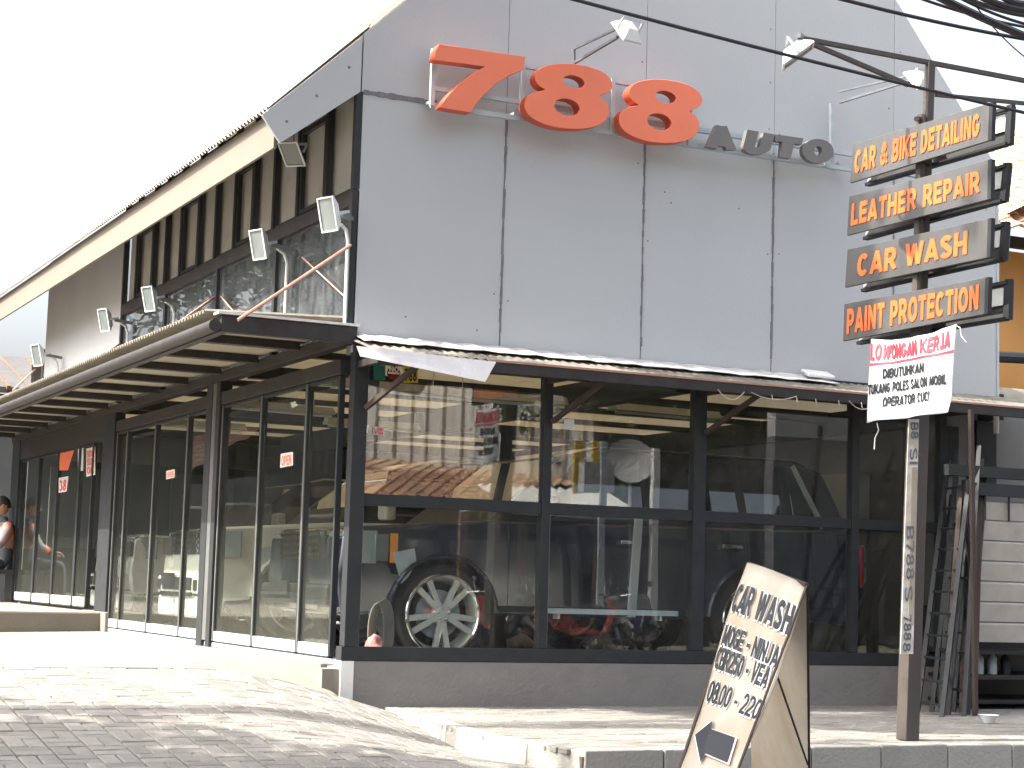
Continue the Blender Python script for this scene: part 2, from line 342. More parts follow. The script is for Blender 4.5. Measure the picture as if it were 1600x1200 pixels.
M['hair'] = mat('black_hair', (.012, .011, .011), .6, bump=.3, bscale=120)
M['jacket'] = mat('orange_grey_jacket', (.46, .10, .03), .7, 0, (.16, .17, .19), 5.5, sharp=.12)
M['denim'] = mat('dark_trousers', (.03, .032, .045), .8)
M['pink'] = mat('pink_cloth', (.55, .28, .25), .9, 0, (.4, .16, .16), 9, .3)
M['blind'] = mat('cream_blind', (.80, .79, .77), .8, 0, (.72, .71, .69), 1.5, trans=.2)
M['wood'] = mat('brown_wood', (.20, .12, .07), .7, 0, (.13, .075, .045), 8, .1)
M['green'] = mat('green_print', (.02, .16, .12), .5)
M['yellow'] = mat('yellow_print', (.62, .42, .04), .5)
M['corr'] = mat('pale_shutter', (.43, .41, .36), .6, .1, (.33, .31, .28), 5, .05)
M['leaf'] = mat('leaf', (.075, .115, .03), .55, 0, (.04, .075, .02), 1.2, rand=.4, trans=.25)
G_front = glass('shop_glass', (.93, .95, .94), 1.5, .02, (.42, .43, .42), wav=.12, refl=1.1)  # diffuse film thickened to paint a hazy veil over the panes
G_left = glass('dusty_door_glass', (.94, .97, .95), 1.5, .008, (.46, .47, .40), low=.028, lowz=.95, wav=.12, refl=.85)
G_up = glass('upper_glass', (.72, .76, .78), 1.5, .09, (.36, .37, .39), wav=.2, refl=1.15)  # grey film painted in for the pale reflection on these panes
G_win = glass('clear_upper_glass', (.96, .97, .97), 1.5, .02, (.4, .4, .4), wav=.1, refl=.8)
G_car = glass('car_glass', (.10, .13, .15), 1.6, .01, refl=2.2)

# ================================================================ GROUND
def lerp(a, b, t): return a + (b - a) * t
EDGE = lambda y: .35 + (y / -2.3) * -.33 if y > -2.3 else .02 + (y + 2.3) * -.12        # x of the edge between ramp and pavement
def H(x, y):                                    # height of the sloping driveway
    base = -.05 + .118 * (y + .2)
    if y < -4.8: base = -.05 + .118 * -4.6 + (y + 4.8) * .02
    rx = EDGE(min(y, 0)); hr = lerp(-.33, -.475, min(1, max(0, -y / 2.3))) if y > -2.3 else lerp(-.475, base, min(1, (-y - 2.3) / 2.2))
    t = min(1, max(0, (x - (rx - 1.5)) / 1.5)); t = t * t * (3 - 2 * t) * .35 + t ** 2.2 * .65
    return lerp(base, min(hr, base + .02), t)
b = MB(); nx, ny = 60, 44
for j in range(ny + 1):
    y = lerp(-.2, -6.6, j / ny)
    for i in range(nx + 1):
        x = lerp(-9, EDGE(y) + .25, (i / nx) ** .7); b.v.append(Vector((x, y, H(x, y) - .016)))
for j in range(ny):
    for i in range(nx):
        a = j * (nx + 1) + i; b.f.append([a, a + 1, a + nx + 2, a + nx + 1])
drive = tag(b.build('driveway', M['bed'], smooth=True), None, None, kind='structure')
# basket weave pavers, laid in continuous courses running down the slope
cells = []
S = .2
for ci in range(-44, 3):
    for cj in range(0, 31):
        x = ci * S + .03; y = -.22 - cj * S
        if (ci + cj) % 2 == 0: ps = [(x, y, S, S / 2), (x, y - S / 2, S, S / 2)]
        else: ps = [(x, y, S / 2, S), (x + S / 2, y, S / 2, S)]
        for p in ps: cells.append(p)
def paver_box(mb, x, y, w_, h_, hf, top=.0, g=.0045, xmax=None):
    x0, x1, y0, y1 = x + g, x + w_ - g, y - g, y - h_ + g
    if xmax:
        lim = xmax(y); 
        if x0 > lim - .01: return False
        x1 = min(x1, lim - .004)
    j = random.uniform(-.0025, .0025); tl = random.uniform(-.002, .002)
    q = [(x0, y1), (x1, y1), (x1, y0), (x0, y0)]
    c = .005
    qi = [(x0 + c, y1 + c), (x1 - c, y1 + c), (x1 - c, y0 - c), (x0 + c, y0 - c)]
    B = [(a, d, hf(a, d) - .03) for a, d in q]; Mi = [(a, d, hf(a, d) + j - .005) for a, d in q]; T = [(a, d, hf(a, d) + j + top + tl * (k % 2)) for k, (a, d) in enumerate(qi)]
    mb.poly(B + Mi + T, [(0, 1, 5, 4), (1, 2, 6, 5), (2, 3, 7, 6), (3, 0, 4, 7), (4, 5, 9, 8), (5, 6, 10, 9), (6, 7, 11, 10), (7, 4, 8, 11), (8, 9, 10, 11)])
    return True
def inview(p, m=30):
    d = Vector(p) - CAM; z = d.dot(FWD)
    if z <= 0: return False
    px = 800 + FOC * d.dot(RIGHT) / z; py = 600 - FOC * d.dot(UP) / z
    return -m < px < 1600 + m and -m < py < 1200 + m
vis = [c for c in cells if inview((c[0] + .05, c[1] - .05, H(c[0], c[1]))) and c[0] < EDGE(c[1])]
vis.sort(key=lambda c: (Vector((c[0], c[1], -.3)) - CAM).length)
chosen = set(vis[:300]); rest = MB()
for c in cells:
    if c in chosen:
        p = MB()
        if paver_box(p, *c, H, xmax=EDGE): p.build('paver', M['paver'], drive)
    else: paver_box(rest, *c, H, xmax=EDGE)
rest.build('paver_field', M['paver'], drive, kind='stuff')

# concrete apron before the doors
def AP(x, y):
    f = -.035 + .02 * max(x, -3) + (.02 * (x + 3) * .8 if x < -3 else 0)
    t = min(1, max(0, (y + .2) / 2.4)); t = t * (2 - t)
    return lerp(H(min(x, EDGE(0) - .3), -.2) - .002, f, t)
b = MB(); ya = [-.195 + .22 * k for k in range(32)] + [24]; xa = [-14, -10, -7, -5, -4] + [-3 + .25 * k for k in range(12)] + [-.07]
for y in ya:
    for x in xa: b.v.append(Vector((x, y, AP(x, y))))
for j in range(len(ya) - 1):
    for i in range(len(xa) - 1): a = j * len(xa) + i; b.f.append([a, a + 1, a + len(xa) + 1, a + len(xa)])
tag(b.build('concrete_apron', M['conc'], smooth=True), None, None, kind='structure')
b = MB(); b.prism([(-14, 6.68, -.3), (-1.6, 6.68, -.3), (-.03, 6.9, -.3), (-.03, 24, -.3), (-14, 24, -.3)], (0, 0, .46))
tag(b.build('raised_path', M['conc'], bevel=.02), None, None, kind='structure')

# front pavement platform, with its kerb
b = MB(); b.prism([(EDGE(0) + .06, .02, -.35), (EDGE(-2.3) + .06, -2.3, -.35), (EDGE(-2.3) + .2, -3.22, -.35), (14, -3.22, -.35), (14, 3, -.35), (EDGE(0), 3, -.35)], (0, 0, -.35))
pave = tag(b.build('pavement', M['bed']), None, None, kind='structure')
PH = lambda x, y: -.325 - max(0, (.6 - x)) * .0
cs = []
for r in range(30):
    for k in range(-1, 66):
        x = k * .21 + (r % 2) * .105; y = -.02 - r * .107
        if x > 13 or x < EDGE(y) - .2: continue
        cs.append((x, y, .21, .107))
vis = sorted([c for c in cs if inview((c[0] + .1, c[1] - .05, -.33), 0)], key=lambda c: (Vector((c[0], c[1], -.3)) - CAM).length)
chosen = set(vis[:300]); rest = MB()
def pbox(mb, x, y, w_, h_):
    x0 = max(x, EDGE(y - h_ / 2) + .01)
    if x + w_ - x0 < .03: return False
    return paver_box(mb, x0, y, x + w_ - x0, h_, PH, g=.003)
for c in cs:
    if c in chosen:
        p = MB()
        if pbox(p, *c): p.build('paver', M['paver'], pave)
    else: pbox(rest, *c)
rest.build('paver_field', M['paver'], pave, kind='stuff')
# kerb stones
kerbm = MB(); kerbm.box((EDGE(-3.2) + .05, -3.34, -.62), (14, -3.235, -.36))
kerb = tag(kerbm.build('kerb', M['bed']), None, None, kind='structure')
def kstone(a, b2, top=-.322):
    m_ = MB(); a = Vector((*a, 0)); b2 = Vector((*b2, 0)); d = (b2 - a); n = Vector((d.y, -d.x, 0)).normalized(); d = d.normalized()
    a = a + d * .004; b2 = b2 - d * .004; t = top + random.uniform(-.003, .003)
    i = .12
    m_.hexa([(*(a + n * .0).xy, -.68), (*(b2 + n * 0).xy, -.68), (*(b2 - n * i).xy, -.68), (*(a - n * i).xy, -.68), (*(a - n * .012).xy, t), (*(b2 - n * .012).xy, t), (*(b2 - n * i).xy, t), (*(a - n * i).xy, t)])
    m_.build('kerb_stone', M['kerb'], kerb, bevel=.008)
x = EDGE(-3.2)
pts = [(EDGE(0) - .01, 0), (EDGE(-.8), -.8), (EDGE(-1.6), -1.6), (EDGE(-2.3), -2.3), (EDGE(-2.3) + .05, -2.85), (EDGE(-2.3) + .16, -3.36)]
for i in range(len(pts) - 1): kstone(pts[i], pts[i + 1], -.324)
x = EDGE(-2.3) + .17
while x < 9: kstone((x, -3.36), (x + .5, -3.36)); x += .5
# road
b = MB(); b.box((-60, -13.0, -.86), (60, -6.5, -.66)); b.box((EDGE(-3.2) - .3, -6.5, -.87), (60, -3.3, -.625))
tag(b.build('road', M['asph']), None, None, kind='structure')
b = MB(); b.box((-60, -16.5, -.9), (60, -13, -.55)); tag(b.build('far_pavement', M['asph']), None, None, kind='structure')  # asphalt tone stands in for shade on the far pavement
b = MB(); b.poly([(-300, -300, -.95), (300, -300, -.95), (300, 300, -.95), (-300, 300, -.95)], [(0, 1, 2, 3)]); tag(b.build('ground', M['soil']), None, None, kind='structure')
b = MB(); b.box((-40, -6.5, -.9), (-9.02, 24, -.35)); tag(b.build('side_yard', M['conc']), None, None, kind='structure')

# ================================================================ SHOWROOM BUILDING
bld = thing('showroom_building', 'grey panelled car workshop with a steep gable and glazed ground floor', 'building', (0, 0, 0))
GT = lambda x: min(4.88 + .96 * (x - .33), 5.66 - 1.19 * (x - 4.86))     # gable line
def clip_panel(x0, x1, z0, z1):
    xs = sorted({x0, x1, *[x for x in (3.2,) if x0 < x < x1]})
    # add crossing points of gable with z0, z1
    for z in (z0, z1):
        for x in ((z - 4.563) / .96, (11.44 - z) / 1.19):
            if x0 < x < x1: xs.append(x)
    xs = sorted(xs); top = [(x, min(z1, GT(x))) for x in xs]; out = [(x, z) for x, z in top if z > z0 + .01]
    if not out: return None
    pts = [(max(x0, out[0][0]), z0)] if out[0][0] == x0 else []
    base = []
    lo = max(x0, (z0 - 4.563) / .96); hi = min(x1, (11.44 - z0) / 1.19)
    if hi - lo < .02: return None
    return [(lo, z0), (hi, z0)] + out[::-1]
cols = [.005, 1.19, 2.41, 3.63, 4.85, 5.965]; rows = [2.20, 4.132, 6.57, 7.63]
backing = MB(); backing.prism([(0.01, .03, 2.19), (5.955, .03, 2.19), (5.955, .03, 4.33), (3.2, .03, 7.6), (.01, .03, 4.55)], (0, .08, 0)); backing.build('wall_backing', M['gap'], bld)
for i in range(5):
    for j in range(3):
        q = clip_panel(cols[i], cols[i + 1], rows[j], rows[j + 1])
        if not q: continue
        cx = sum(p[0] for p in q) / len(q); cz = sum(p[1] for p in q) / len(q); g = .005 if j == 0 else .0022
        q2 = []
        for x, z in q:
            sx = g if x < cx else -g; sz = g if z < cz else -g; q2.append((x + sx, 0.0 - (.002 if (i + j) % 2 else 0), z + sz))
        MB().prism(q2, (0, .028, 0)).build('wall_panel', M['panel'], bld, bevel=.0015)
# wobbly sealant in the lower joints
for x in cols[1:5]:
    m_ = MB(); z = 2.45; last = None
    while z < 4.12:
        wdt = random.uniform(.004, .011); cxx = x + random.uniform(-.003, .003); h = random.uniform(.03, .09)
        m_.box((cxx - wdt, -.0065, z), (cxx + wdt, .0, z + h - .001)); z += h
    m_.build('joint_sealant', M['gap'], bld)
m_ = MB(); x = .02
while x < .6: w_ = random.uniform(.03, .07); h = random.uniform(.012, .024); m_.box((x, -.0075, 4.132 - h), (x + w_ - .001, 0, 4.132 + h)); x += w_
m_.build('joint_sealant', M['gap'], bld)
scr = MB()
for i, x in enumerate(cols[:-1] + [5.9]):
    for z in [2.7, 3.3, 3.9, 4.35, 4.7, 5.2, 5.6, 6.1]:
        for s_ in (-.05, .055):
            xx = x + s_ + random.uniform(-.01, .01); zz = z + random.uniform(-.05, .05)
            if random.random() < .68 or xx < .03 or xx > 5.93 or zz > GT(xx) - .06: continue
            scr.lathe((xx, -.001, zz), (0, -1, 0), [(0, .004), (.005, .004), (.0075, .0)], 8)
for x, z in ((2.6, 3.7), (2.66, 3.62), (3.3, 3.65), (.42, 2.5), (1.0, 2.45)):
    scr.lathe((x, -.001, z), (0, -1, 0), [(0, .003), (.005, .003), (.008, 0)], 6)
scr.build('screws', M['screw'], bld, kind='stuff')
# edge trim of the gable on the left slope (rake overhang panel) and right corner trim
MB().prism([(-.745, -.004, 3.852), (-.60, -.004, 3.665), (-.003, -.004, 4.13), (-.003, -.004, 4.552)], (0, .03, 0)).build('rake_panel', M['panel'], bld, bevel=.0015)
sc2 = MB()
for x, z in ((-.1, 4.3), (-.34, 4.05), (-.56, 3.83)): sc2.lathe((x, -.005, z), (0, -1, 0), [(0, .005), (.009, .004), (.012, .0)], 8)
sc2.build('screws', M['screw'], bld, kind='stuff')
MB().box((5.967, -.004, 2.2), (5.985, .05, 4.3)).build('corner_trim', M['galv'], bld)
# roof slopes: corrugated sheets
def corrugated(p0, p1, p2, p3, amp=.018, wl=.076, th=.004):
    """sheet with p0->p1 along the eave (waves counted here), p0->p3 up the slope"""
    p0, p1, p2, p3 = map(Vector, (p0, p1, p2, p3)); L_ = (p1 - p0).length; n = (p1 - p0).cross(p3 - p0).normalized()
    if n.z < 0: n = -n
    k = max(2, int(L_ / wl * 4)); mb = MB(); vs_ = []
    for i in range(k + 1):
        t = i / k; o = n * amp * math.sin(2 * math.pi * t * L_ / wl)
        for a, c in ((p0, p1), (p3, p2)): q = a.lerp(c, t) + o; mb.v += [q, q - n * th]
    for i in range(k):
        a = i * 4; c = a + 4
        mb.f += [[a, c, c + 2, a + 2], [a + 1, a + 3, c + 3, c + 1], [a, a + 1, c + 1, c], [a + 2, c + 2, c + 3, a + 3]]
    return mb
for y0 in range(0, 15):
    corrugated((-.70, .0 + y0, 3.915), (-.70, 1.0 + y0, 3.915), (.06, 1.0 + y0, 4.648), (.06, y0, 4.648)).build('eaves_sheet', M['eaves'], bld, smooth=True)
    corrugated((.04, .0 + y0, 4.638), (.04, 1.0 + y0, 4.638), (3.2, 1.0 + y0, 7.70), (3.2, y0, 7.70)).build('roof_sheet', M['roof'], bld, smooth=True)
corrugated((6.0, .1, 4.15), (6.0, 15, 4.15), (3.2, 15, 7.50), (3.2, .1, 7.50)).build('roof_sheet', M['roof'], bld, smooth=True)
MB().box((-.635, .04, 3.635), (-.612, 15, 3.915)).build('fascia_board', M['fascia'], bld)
# upper storey left wall
wy = [0, .58, 1.23, 1.82, 2.36, 2.89, 3.46, 4.0, 4.6, 5.14, 5.62, 6.27, 6.8]
MB().box((-.012, 6.83, 2.30), (.03, 10.75, 4.45)).build('wall_panel', M['sidep'], bld, label='pale grey blank wall panel of the upper storey')
MB().box((.035, .12, 3.36), (.06, 6.78, 4.5)).build('window_blind', M['blind'], bld)
for y in wy: MB().box((-.03, y - .001 + .0, 3.405), (.02, y + .055, 4.5)).build('window_mullion', M['frame'], bld)
for i in range(len(wy) - 1):
    wnd = MB(); y0, y1 = wy[i] + .057, wy[i + 1] - .003
    if i % 3 == 1:
        for a, c in (((-.022, y0 + .012, 3.415), (.012, y0 + .045, 4.1)), ((-.022, y1 - .045, 3.415), (.012, y1 - .012, 4.1)), ((-.022, y0 + .045, 4.06), (.012, y1 - .045, 4.1)), ((-.022, y0 + .045, 3.415), (.012, y1 - .045, 3.45))): wnd.box(a, c)
    else: wnd.box((-.015, y0, 3.407), (.012, y1, 3.425)); wnd.box((-.015, y0, 3.425), (.012, y0 + .012, 4.45)); wnd.box((-.015, y0, 4.45), (.012, y1, 4.46))
    wf = wnd.build('window_frame', M['frame'], bld)
    MB().box((-.004, y0, 3.41), (.002, y1, 4.45)).build('pane', G_win, wf)
sill = MB(); sill.box((-.035, 0.0, 3.29), (.02, 6.83, 3.40)); sill.build('window_rail', M['brown'], bld)
ly = [0, 1.70, 3.33, 5.05, 6.78]
for i, y in enumerate(ly): MB().box((-.033, y, 2.36), (.02, y + .06, 3.288)).build('window_mullion', M['frame'], bld)
for i in range(4):
    MB().box((-.006, ly[i] + .062, 2.36), (.0, ly[i + 1] - .002, 3.288)).build('pane', G_up, bld)
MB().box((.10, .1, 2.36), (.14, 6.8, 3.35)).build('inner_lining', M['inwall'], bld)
# plinth
b = MB(); b.box((.10, -.045, -.7), (5.38, .12, -.003)); b.build('plinth', M['plinth'], bld, bevel=.004)
MB().box((.0, -.052, -.7), (.098, .3, -.003)).build('plinth_end', M['white'], bld, label='end of the low wall, sunlit brightness painted white')  # white here carries the sunlit brightness of the end face
MB().box((-.13, -.03, -.7), (-.004, .16, -.06)).build('door_stop_block', M['conc'], bld)
# ground floor front glazing
posts = [(.02, .13), (1.57, 1.64), (2.90, 3.01), (4.42, 4.49), (5.33, 5.40)]
for i, (a, c) in enumerate(posts):
    MB().box((a, -.035 if i != 0 else -.05, .10), (c, .05, 2.30)).build('post', M['frame'], bld, bevel=.003)
for i in range(4):
    x0, x1 = posts[i][1] + .002, posts[i + 1][0] - .002
    MB().box((x0, -.028, 1.105), (x1, .04, 1.19)).build('glazing_bar', M['frame'], bld, bevel=.003)
    MB().box((x0, -.002, .10), (x1, .004, 1.103)).build('pane', G_front, bld)
    MB().box((x0, -.002, 1.192), (x1, .004, 2.25)).build('pane', G_front, bld)
    MB().box((x0, .006, .10), (x0 + .02, .03, 1.10)).build('glazing_bead', M['galv'], bld)
MB().box((.0, -.05, 0), (5.40, .06, .098)).build('sill_beam', M['frame'], bld, bevel=.003)
MB().box((.135, -.02, 2.252), (5.33, .1, 2.32)).build('head_beam', M['frame'], bld)
# ground floor left glazing: folding door leaves
MB().box((-.04, .09, 2.05), (.05, 6.72, 2.16)).build('door_head', M['brown'], bld, bevel=.003)
MB().box((-.05, .0, 2.255), (.05, 12.4, 2.34)).build('eaves_beam', M['brown'], bld, bevel=.003)
MB().box((-.07, .165, -.4), (-.021, 6.69, -.035)).build('threshold', M['conc'], bld)
MB().box((-.02, .09, -.03), (.05, 6.75, .003)).build('door_track', M['galv'], bld)
leafs = [(.13, .84), (.84, 1.93), (1.93, 3.0), (3.42, 4.07), (4.07, 5.2), (5.2, 6.3), (6.3, 6.72)]
for k, (y0, y1) in enumerate(leafs):
    m_ = MB(); t = .022
    m_.box((-.022, y0 + .002, .02), (.022, y0 + t * 1.6, 2.045)); m_.box((-.022, y1 - t * 1.6, .02), (.022, y1 - .002, 2.045)); m_.box((-.02, y0 + t * 1.6, 2.02), (.02, y1 - t * 1.6, 2.044)); m_.box((-.02, y0 + t * 1.6, .005), (.02, y1 - t * 1.6, .019))
    df = m_.build('door_frame', M['frame'], bld, bevel=.002)
    MB().box((-.024, y0 + .036, .02), (.024, y1 - .036, .10)).build('bottom_rail', M['galv'], df)
    MB().box((-.030, y1 - .033, .02), (-.0235, y1 - .006, 2.04)).build('cover_strip', M['stile'], df)
    MB().box((-.003, y0 + .036, .102), (.003, y1 - .036, 2.018)).build('pane', G_left, df)
for y0, y1 in ((3.01, 3.12), (3.24, 3.41), (6.75, 7.25)):
    MB().box((-.05, y0, -.1), (.06, y1, 2.25)).build('post', M['frame'], bld, bevel=.004)
MB().box((-.045, 3.125, .02), (.01, 3.235, 2.25)).build('post_infill', M['stile'], bld)
# rear part of the left side
rear = [7.78, 8.45, 9.6, 10.7, 11.8]
for k in range(4):
    y0, y1 = rear[k], rear[k + 1]; m_ = MB()
    m_.box((-.022, y0 + .002, .2), (.022, y0 + .05, 2.0)); m_.box((-.022, y1 - .04, .2), (.022, y1 - .002, 2.0)); m_.box((-.02, y0 + .05, 1.97), (.02, y1 - .04, 1.995)); m_.box((-.02, y0 + .05, .185), (.02, y1 - .04, .199)); df = m_.build('door_frame', M['frame'], bld)
    MB().box((-.024, y0 + .052, .2), (.024, y1 - .042, .30)).build('bottom_rail', M['corr'], df)
    MB().box((-.003, y0 + .052, .302), (.003, y1 - .042, 1.968)).build('pane', G_left, df)
MB().box((-.04, 7.26, 2.0), (.05, 12.2, 2.25)).build('door_head', M['brown'], bld)
MB().box((-.05, 11.82, .17), (.06, 12.3, 2.25)).build('post', M['frame'], bld)
MB().box((-.06, 6.7, -.15), (.35, 7.8, .165)).build('doorstep', M['conc'], bld, bevel=.01)
# interior shell
MB().box((.06, .13, -.12), (6.45, 14, -.07)).build('floor', M['floor'], bld)
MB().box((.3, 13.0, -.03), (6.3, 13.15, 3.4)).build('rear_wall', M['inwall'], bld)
MB().box((6.3, .46, -.07), (6.4, 13, 2.36)).build('side_wall', M['inmid'], bld)
for k in range(9): MB().box((6.27, .6 + .13 * k, -.05), (6.298, .63 + .13 * k, 2.2)).build('wall_rib', M['inwall'], bld)
MB().tube([(6.26, .9, 1.55), (6.25, .95, 1.1), (6.24, 1.15, .85), (6.24, 1.4, .80), (6.25, 1.6, 1.0)], .02, 8).build('hanging_cable', M['cable'], bld, smooth=True)
MB().box((6.1, 2.2, 1.25), (6.29, 2.8, 1.75)).build('wall_cabinet', M['inlight'], bld)
for y in range(0, 9):
    for x in range(0, 5):
        MB().box((.02 + x * 1.22, .14 + y * 1.22, 2.365), (.01 + (x + 1) * 1.22, .13 + (y + 1) * 1.22, 2.375)).build('ceiling_panel', M['ceil'], bld)
MB().box((.15, .125, 2.4), (5.8, .135, 4.3)).build('attic_reflector', M['white'], bld)  # unseen white sheet added to bounce light onto the ceiling
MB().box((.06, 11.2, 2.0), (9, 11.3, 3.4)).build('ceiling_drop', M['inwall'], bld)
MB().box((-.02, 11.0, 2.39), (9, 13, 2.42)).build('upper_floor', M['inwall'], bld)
for k, y in enumerate([1.36, 2.58, 3.8, 5.02, 6.24, 7.46, 8.68, 9.9]):
    h = .11 if k % 3 == 1 else .05
    MB().box((.07, y - .05, 2.36 - h), (6.28, y + .05, 2.36)).build('ceiling_joist', M['frame'], bld)
for x in (2.9, 6.1): MB().box((x - .07, .14, 2.13), (x + .07, 11.1, 2.355)).build('ceiling_beam', M['frame'], bld)
MB().box((3.0, 3.9, -.03), (3.22, 4.1, 2.13)).build('column', M['frame'], bld)
MB().box((2.7, 9.0, -.03), (2.9, 9.2, 2.13)).build('column', M['frame'], bld)
MB().box((.28, .32, 1.60), (.36, .40, 2.36)).build('hanging_post', M['frame'], bld)
# back wall features
for x0, x1, z0, z1, mm in ((.6, 1.6, .9, 2.0, 'inmid'), (2.3, 3.2, 1.2, 2.0, 'inmid'), (4.2, 5.4, .0, 1.9, 'inmid'), (5.5, 6.2, .9, 1.7, 'bluegrey')):
    MB().box((x0, 12.93, z0), (x1, 12.99, z1)).build('wall_board', M[mm], bld)

# recessed bay to the right of the glazing
bay = [((5.42, .35, -.4), (8.9, .45, 2.2), 'inlight')]
MB().box((5.41, .32, -.4), (8.85, .45, 2.19)).build('bay_wall', M['inmid'], bld)
MB().box((5.402, .055, -.4), (5.42, .34, 2.25)).build('added_bay_partition', M['inwall'], bld)  # dark partition added to keep the sun off the bay wall
MB().box((5.62, .27, 1.62), (5.78, .315, 2.05)).build('bay_window', M['frame'], bld)
MB().box((5.98, .27, 1.5), (6.2, .315, 2.12)).build('bay_window', M['frame'], bld)

# ================================================================ CANOPIES
cl = thing('side_canopy', 'shallow canopy of corrugated sheet on dark rafters over the folding doors', 'canopy', (-.5, 0, 2.3))
for k in range(13):
    y = .05 + 1.02 * k - .12
    w_ = .10
    if k == 0: continue
    MB().box((-.93, y, 2.315), (-.055, y + w_, 2.375)).build('rafter', M['brown'], cl)
MB().box((-1.0, -.10, 2.255), (.01, -.03, 2.375)).build('end_beam', M['brown'], cl, bevel=.003)
MB().box((-1.03, -.12, 2.377), (.02, -.0, 2.395)).build('end_flashing', M['alu'], cl)
MB().box((-1.0, -.03, 2.255), (-.935, 12.6, 2.37)).build('eaves_beam', M['brown'], cl, bevel=.004)
g = MB(); g.tube([(-1.045, -.1, 2.295), (-1.045, 12.6, 2.295)], .045, 10); g.build('gutter', M['brown'], cl, smooth=True)
for k in range(12):
    MB().box((-.93, -.02 + k * 1.02, 2.378), (-.0, .99 + k * 1.02, 2.384)).build('soffit_board', M['cream'], cl)
for k in range(13):
    corrugated((-1.09, k * .98, 2.405), (-1.09, k * .98 + .99, 2.405), (-.0, k * .98 + .99, 2.45), (-.0, k * .98, 2.45), amp=.016).build('roof_sheet', M['sheet'], cl, smooth=True)
rods = MB()
for top, bot in (((548, 383), (372, 500)), ((334, 465), (215, 550)), ((187, 537), (99, 597)), ((55, 577), (20, 610))):
    MB().tube([pix(*top, 'x', -.04), pix(*bot, 'x', -.99)], .012, 6).build('tie_rod', M['copper'], cl)
MB().tube([pix(472, 402, 'x', -.05), pix(540, 465, 'x', -.03)], .006, 6).build('tie_rod', M['copper'], cl)
MB().tube([pix(345, 463, 'x', -.05), pix(376, 500, 'x', -.2)], .006, 6).build('tie_rod', M['copper'], cl)

cf = thing('front_canopy', 'narrow sloping canopy with silver flashing above the shop window', 'canopy', (2.5, -.25, 2.2))
corrugated((-.02, -.52, 2.165), (6.6, -.52, 2.165), (6.6, -.0, 2.305), (-.02, -.0, 2.305), amp=.008).build('roof_sheet', M['sheet'], cf, smooth=True)
# crumpled flashing strip against the wall
m_ = MB(); n_ = 70
for i in range(n_ + 1):
    x = .0 + 4.12 * i / n_; j = .008 * math.sin(i * 1.7) + random.uniform(-.006, .006)
    d = .30 + .02 * math.sin(i * .9)
    m_.v += [Vector((x, -.008, 2.345 + j * .6)), Vector((x, -.10, 2.315 + j)), Vector((x, -.2, 2.283 + j * .5)), Vector((x, -d * .9, 2.262 + j * .3))]
for i in range(n_):
    for k in range(3): a = i * 4 + k; m_.f.append([a, a + 1, a + 5, a + 4])
o = m_.build('flashing', M['alu'], cf, smooth=True); sm = o.modifiers.new('thick', 'SOLIDIFY'); sm.thickness = .003
MB().prism([(3.9, -.03, 2.36), (4.15, -.05, 2.35), (4.12, -.2, 2.30), (3.85, -.2, 2.30)], (0, 0, .03)).build('flashing', M['whiteplastic'], cf, bevel=.01, label='folded white end of the flashing')
MB().box((.0, -.535, 2.075), (6.6, -.495, 2.15)).build('fascia_bar', M['brown'], cf, bevel=.002)
MB().box((.85, -.54, 2.152), (6.6, -.50, 2.168)).build('fascia_cap', M['copper'], cf)
hs = [pix(557, 541, 'y', -.545), pix(775, 566, 'y', -.545), pix(758, 597, 'y', -.60), pix(563, 557, 'y', -.58)]
MB().prism(hs, (0, -.004, .002)).build('hanging_sheet', M['alu'], cf, label='loose silver sheet drooping over the edge bar')
for x in (0.06, 1.6, 2.95, 4.45, 5.36):
    MB().box((x - .02, -.49, 2.09), (x + .02, -.04, 2.14)).build('rafter', M['brown'], cf)
for x0 in (.11, 1.62, 2.98):
    MB().bar((x0, -.06, 1.80), (x0 + .22, -.49, 2.09), .035).build('strut', M['rust'], cf)
# cables and hooks dangling under the bar
for x0, x1, dz in ((2.78, 3.02, .07), (3.08, 3.5, .04), (4.0, 4.25, .06)):
    MB().tube([(lerp(x0, x1, t), -.55, 2.09 - dz * 4 * t * (1 - t)) for t in [i / 8 for i in range(9)]], .0035, 5).build('loose_cable', M['corr'], cf)
for x in (3.27, 3.5, 3.68, 3.9, 4.12): MB().tube([(x, -.55, 2.085), (x, -.56, 2.045), (x + .015, -.56, 2.03)], .0035, 5).build('hook', M['corr'], cf)

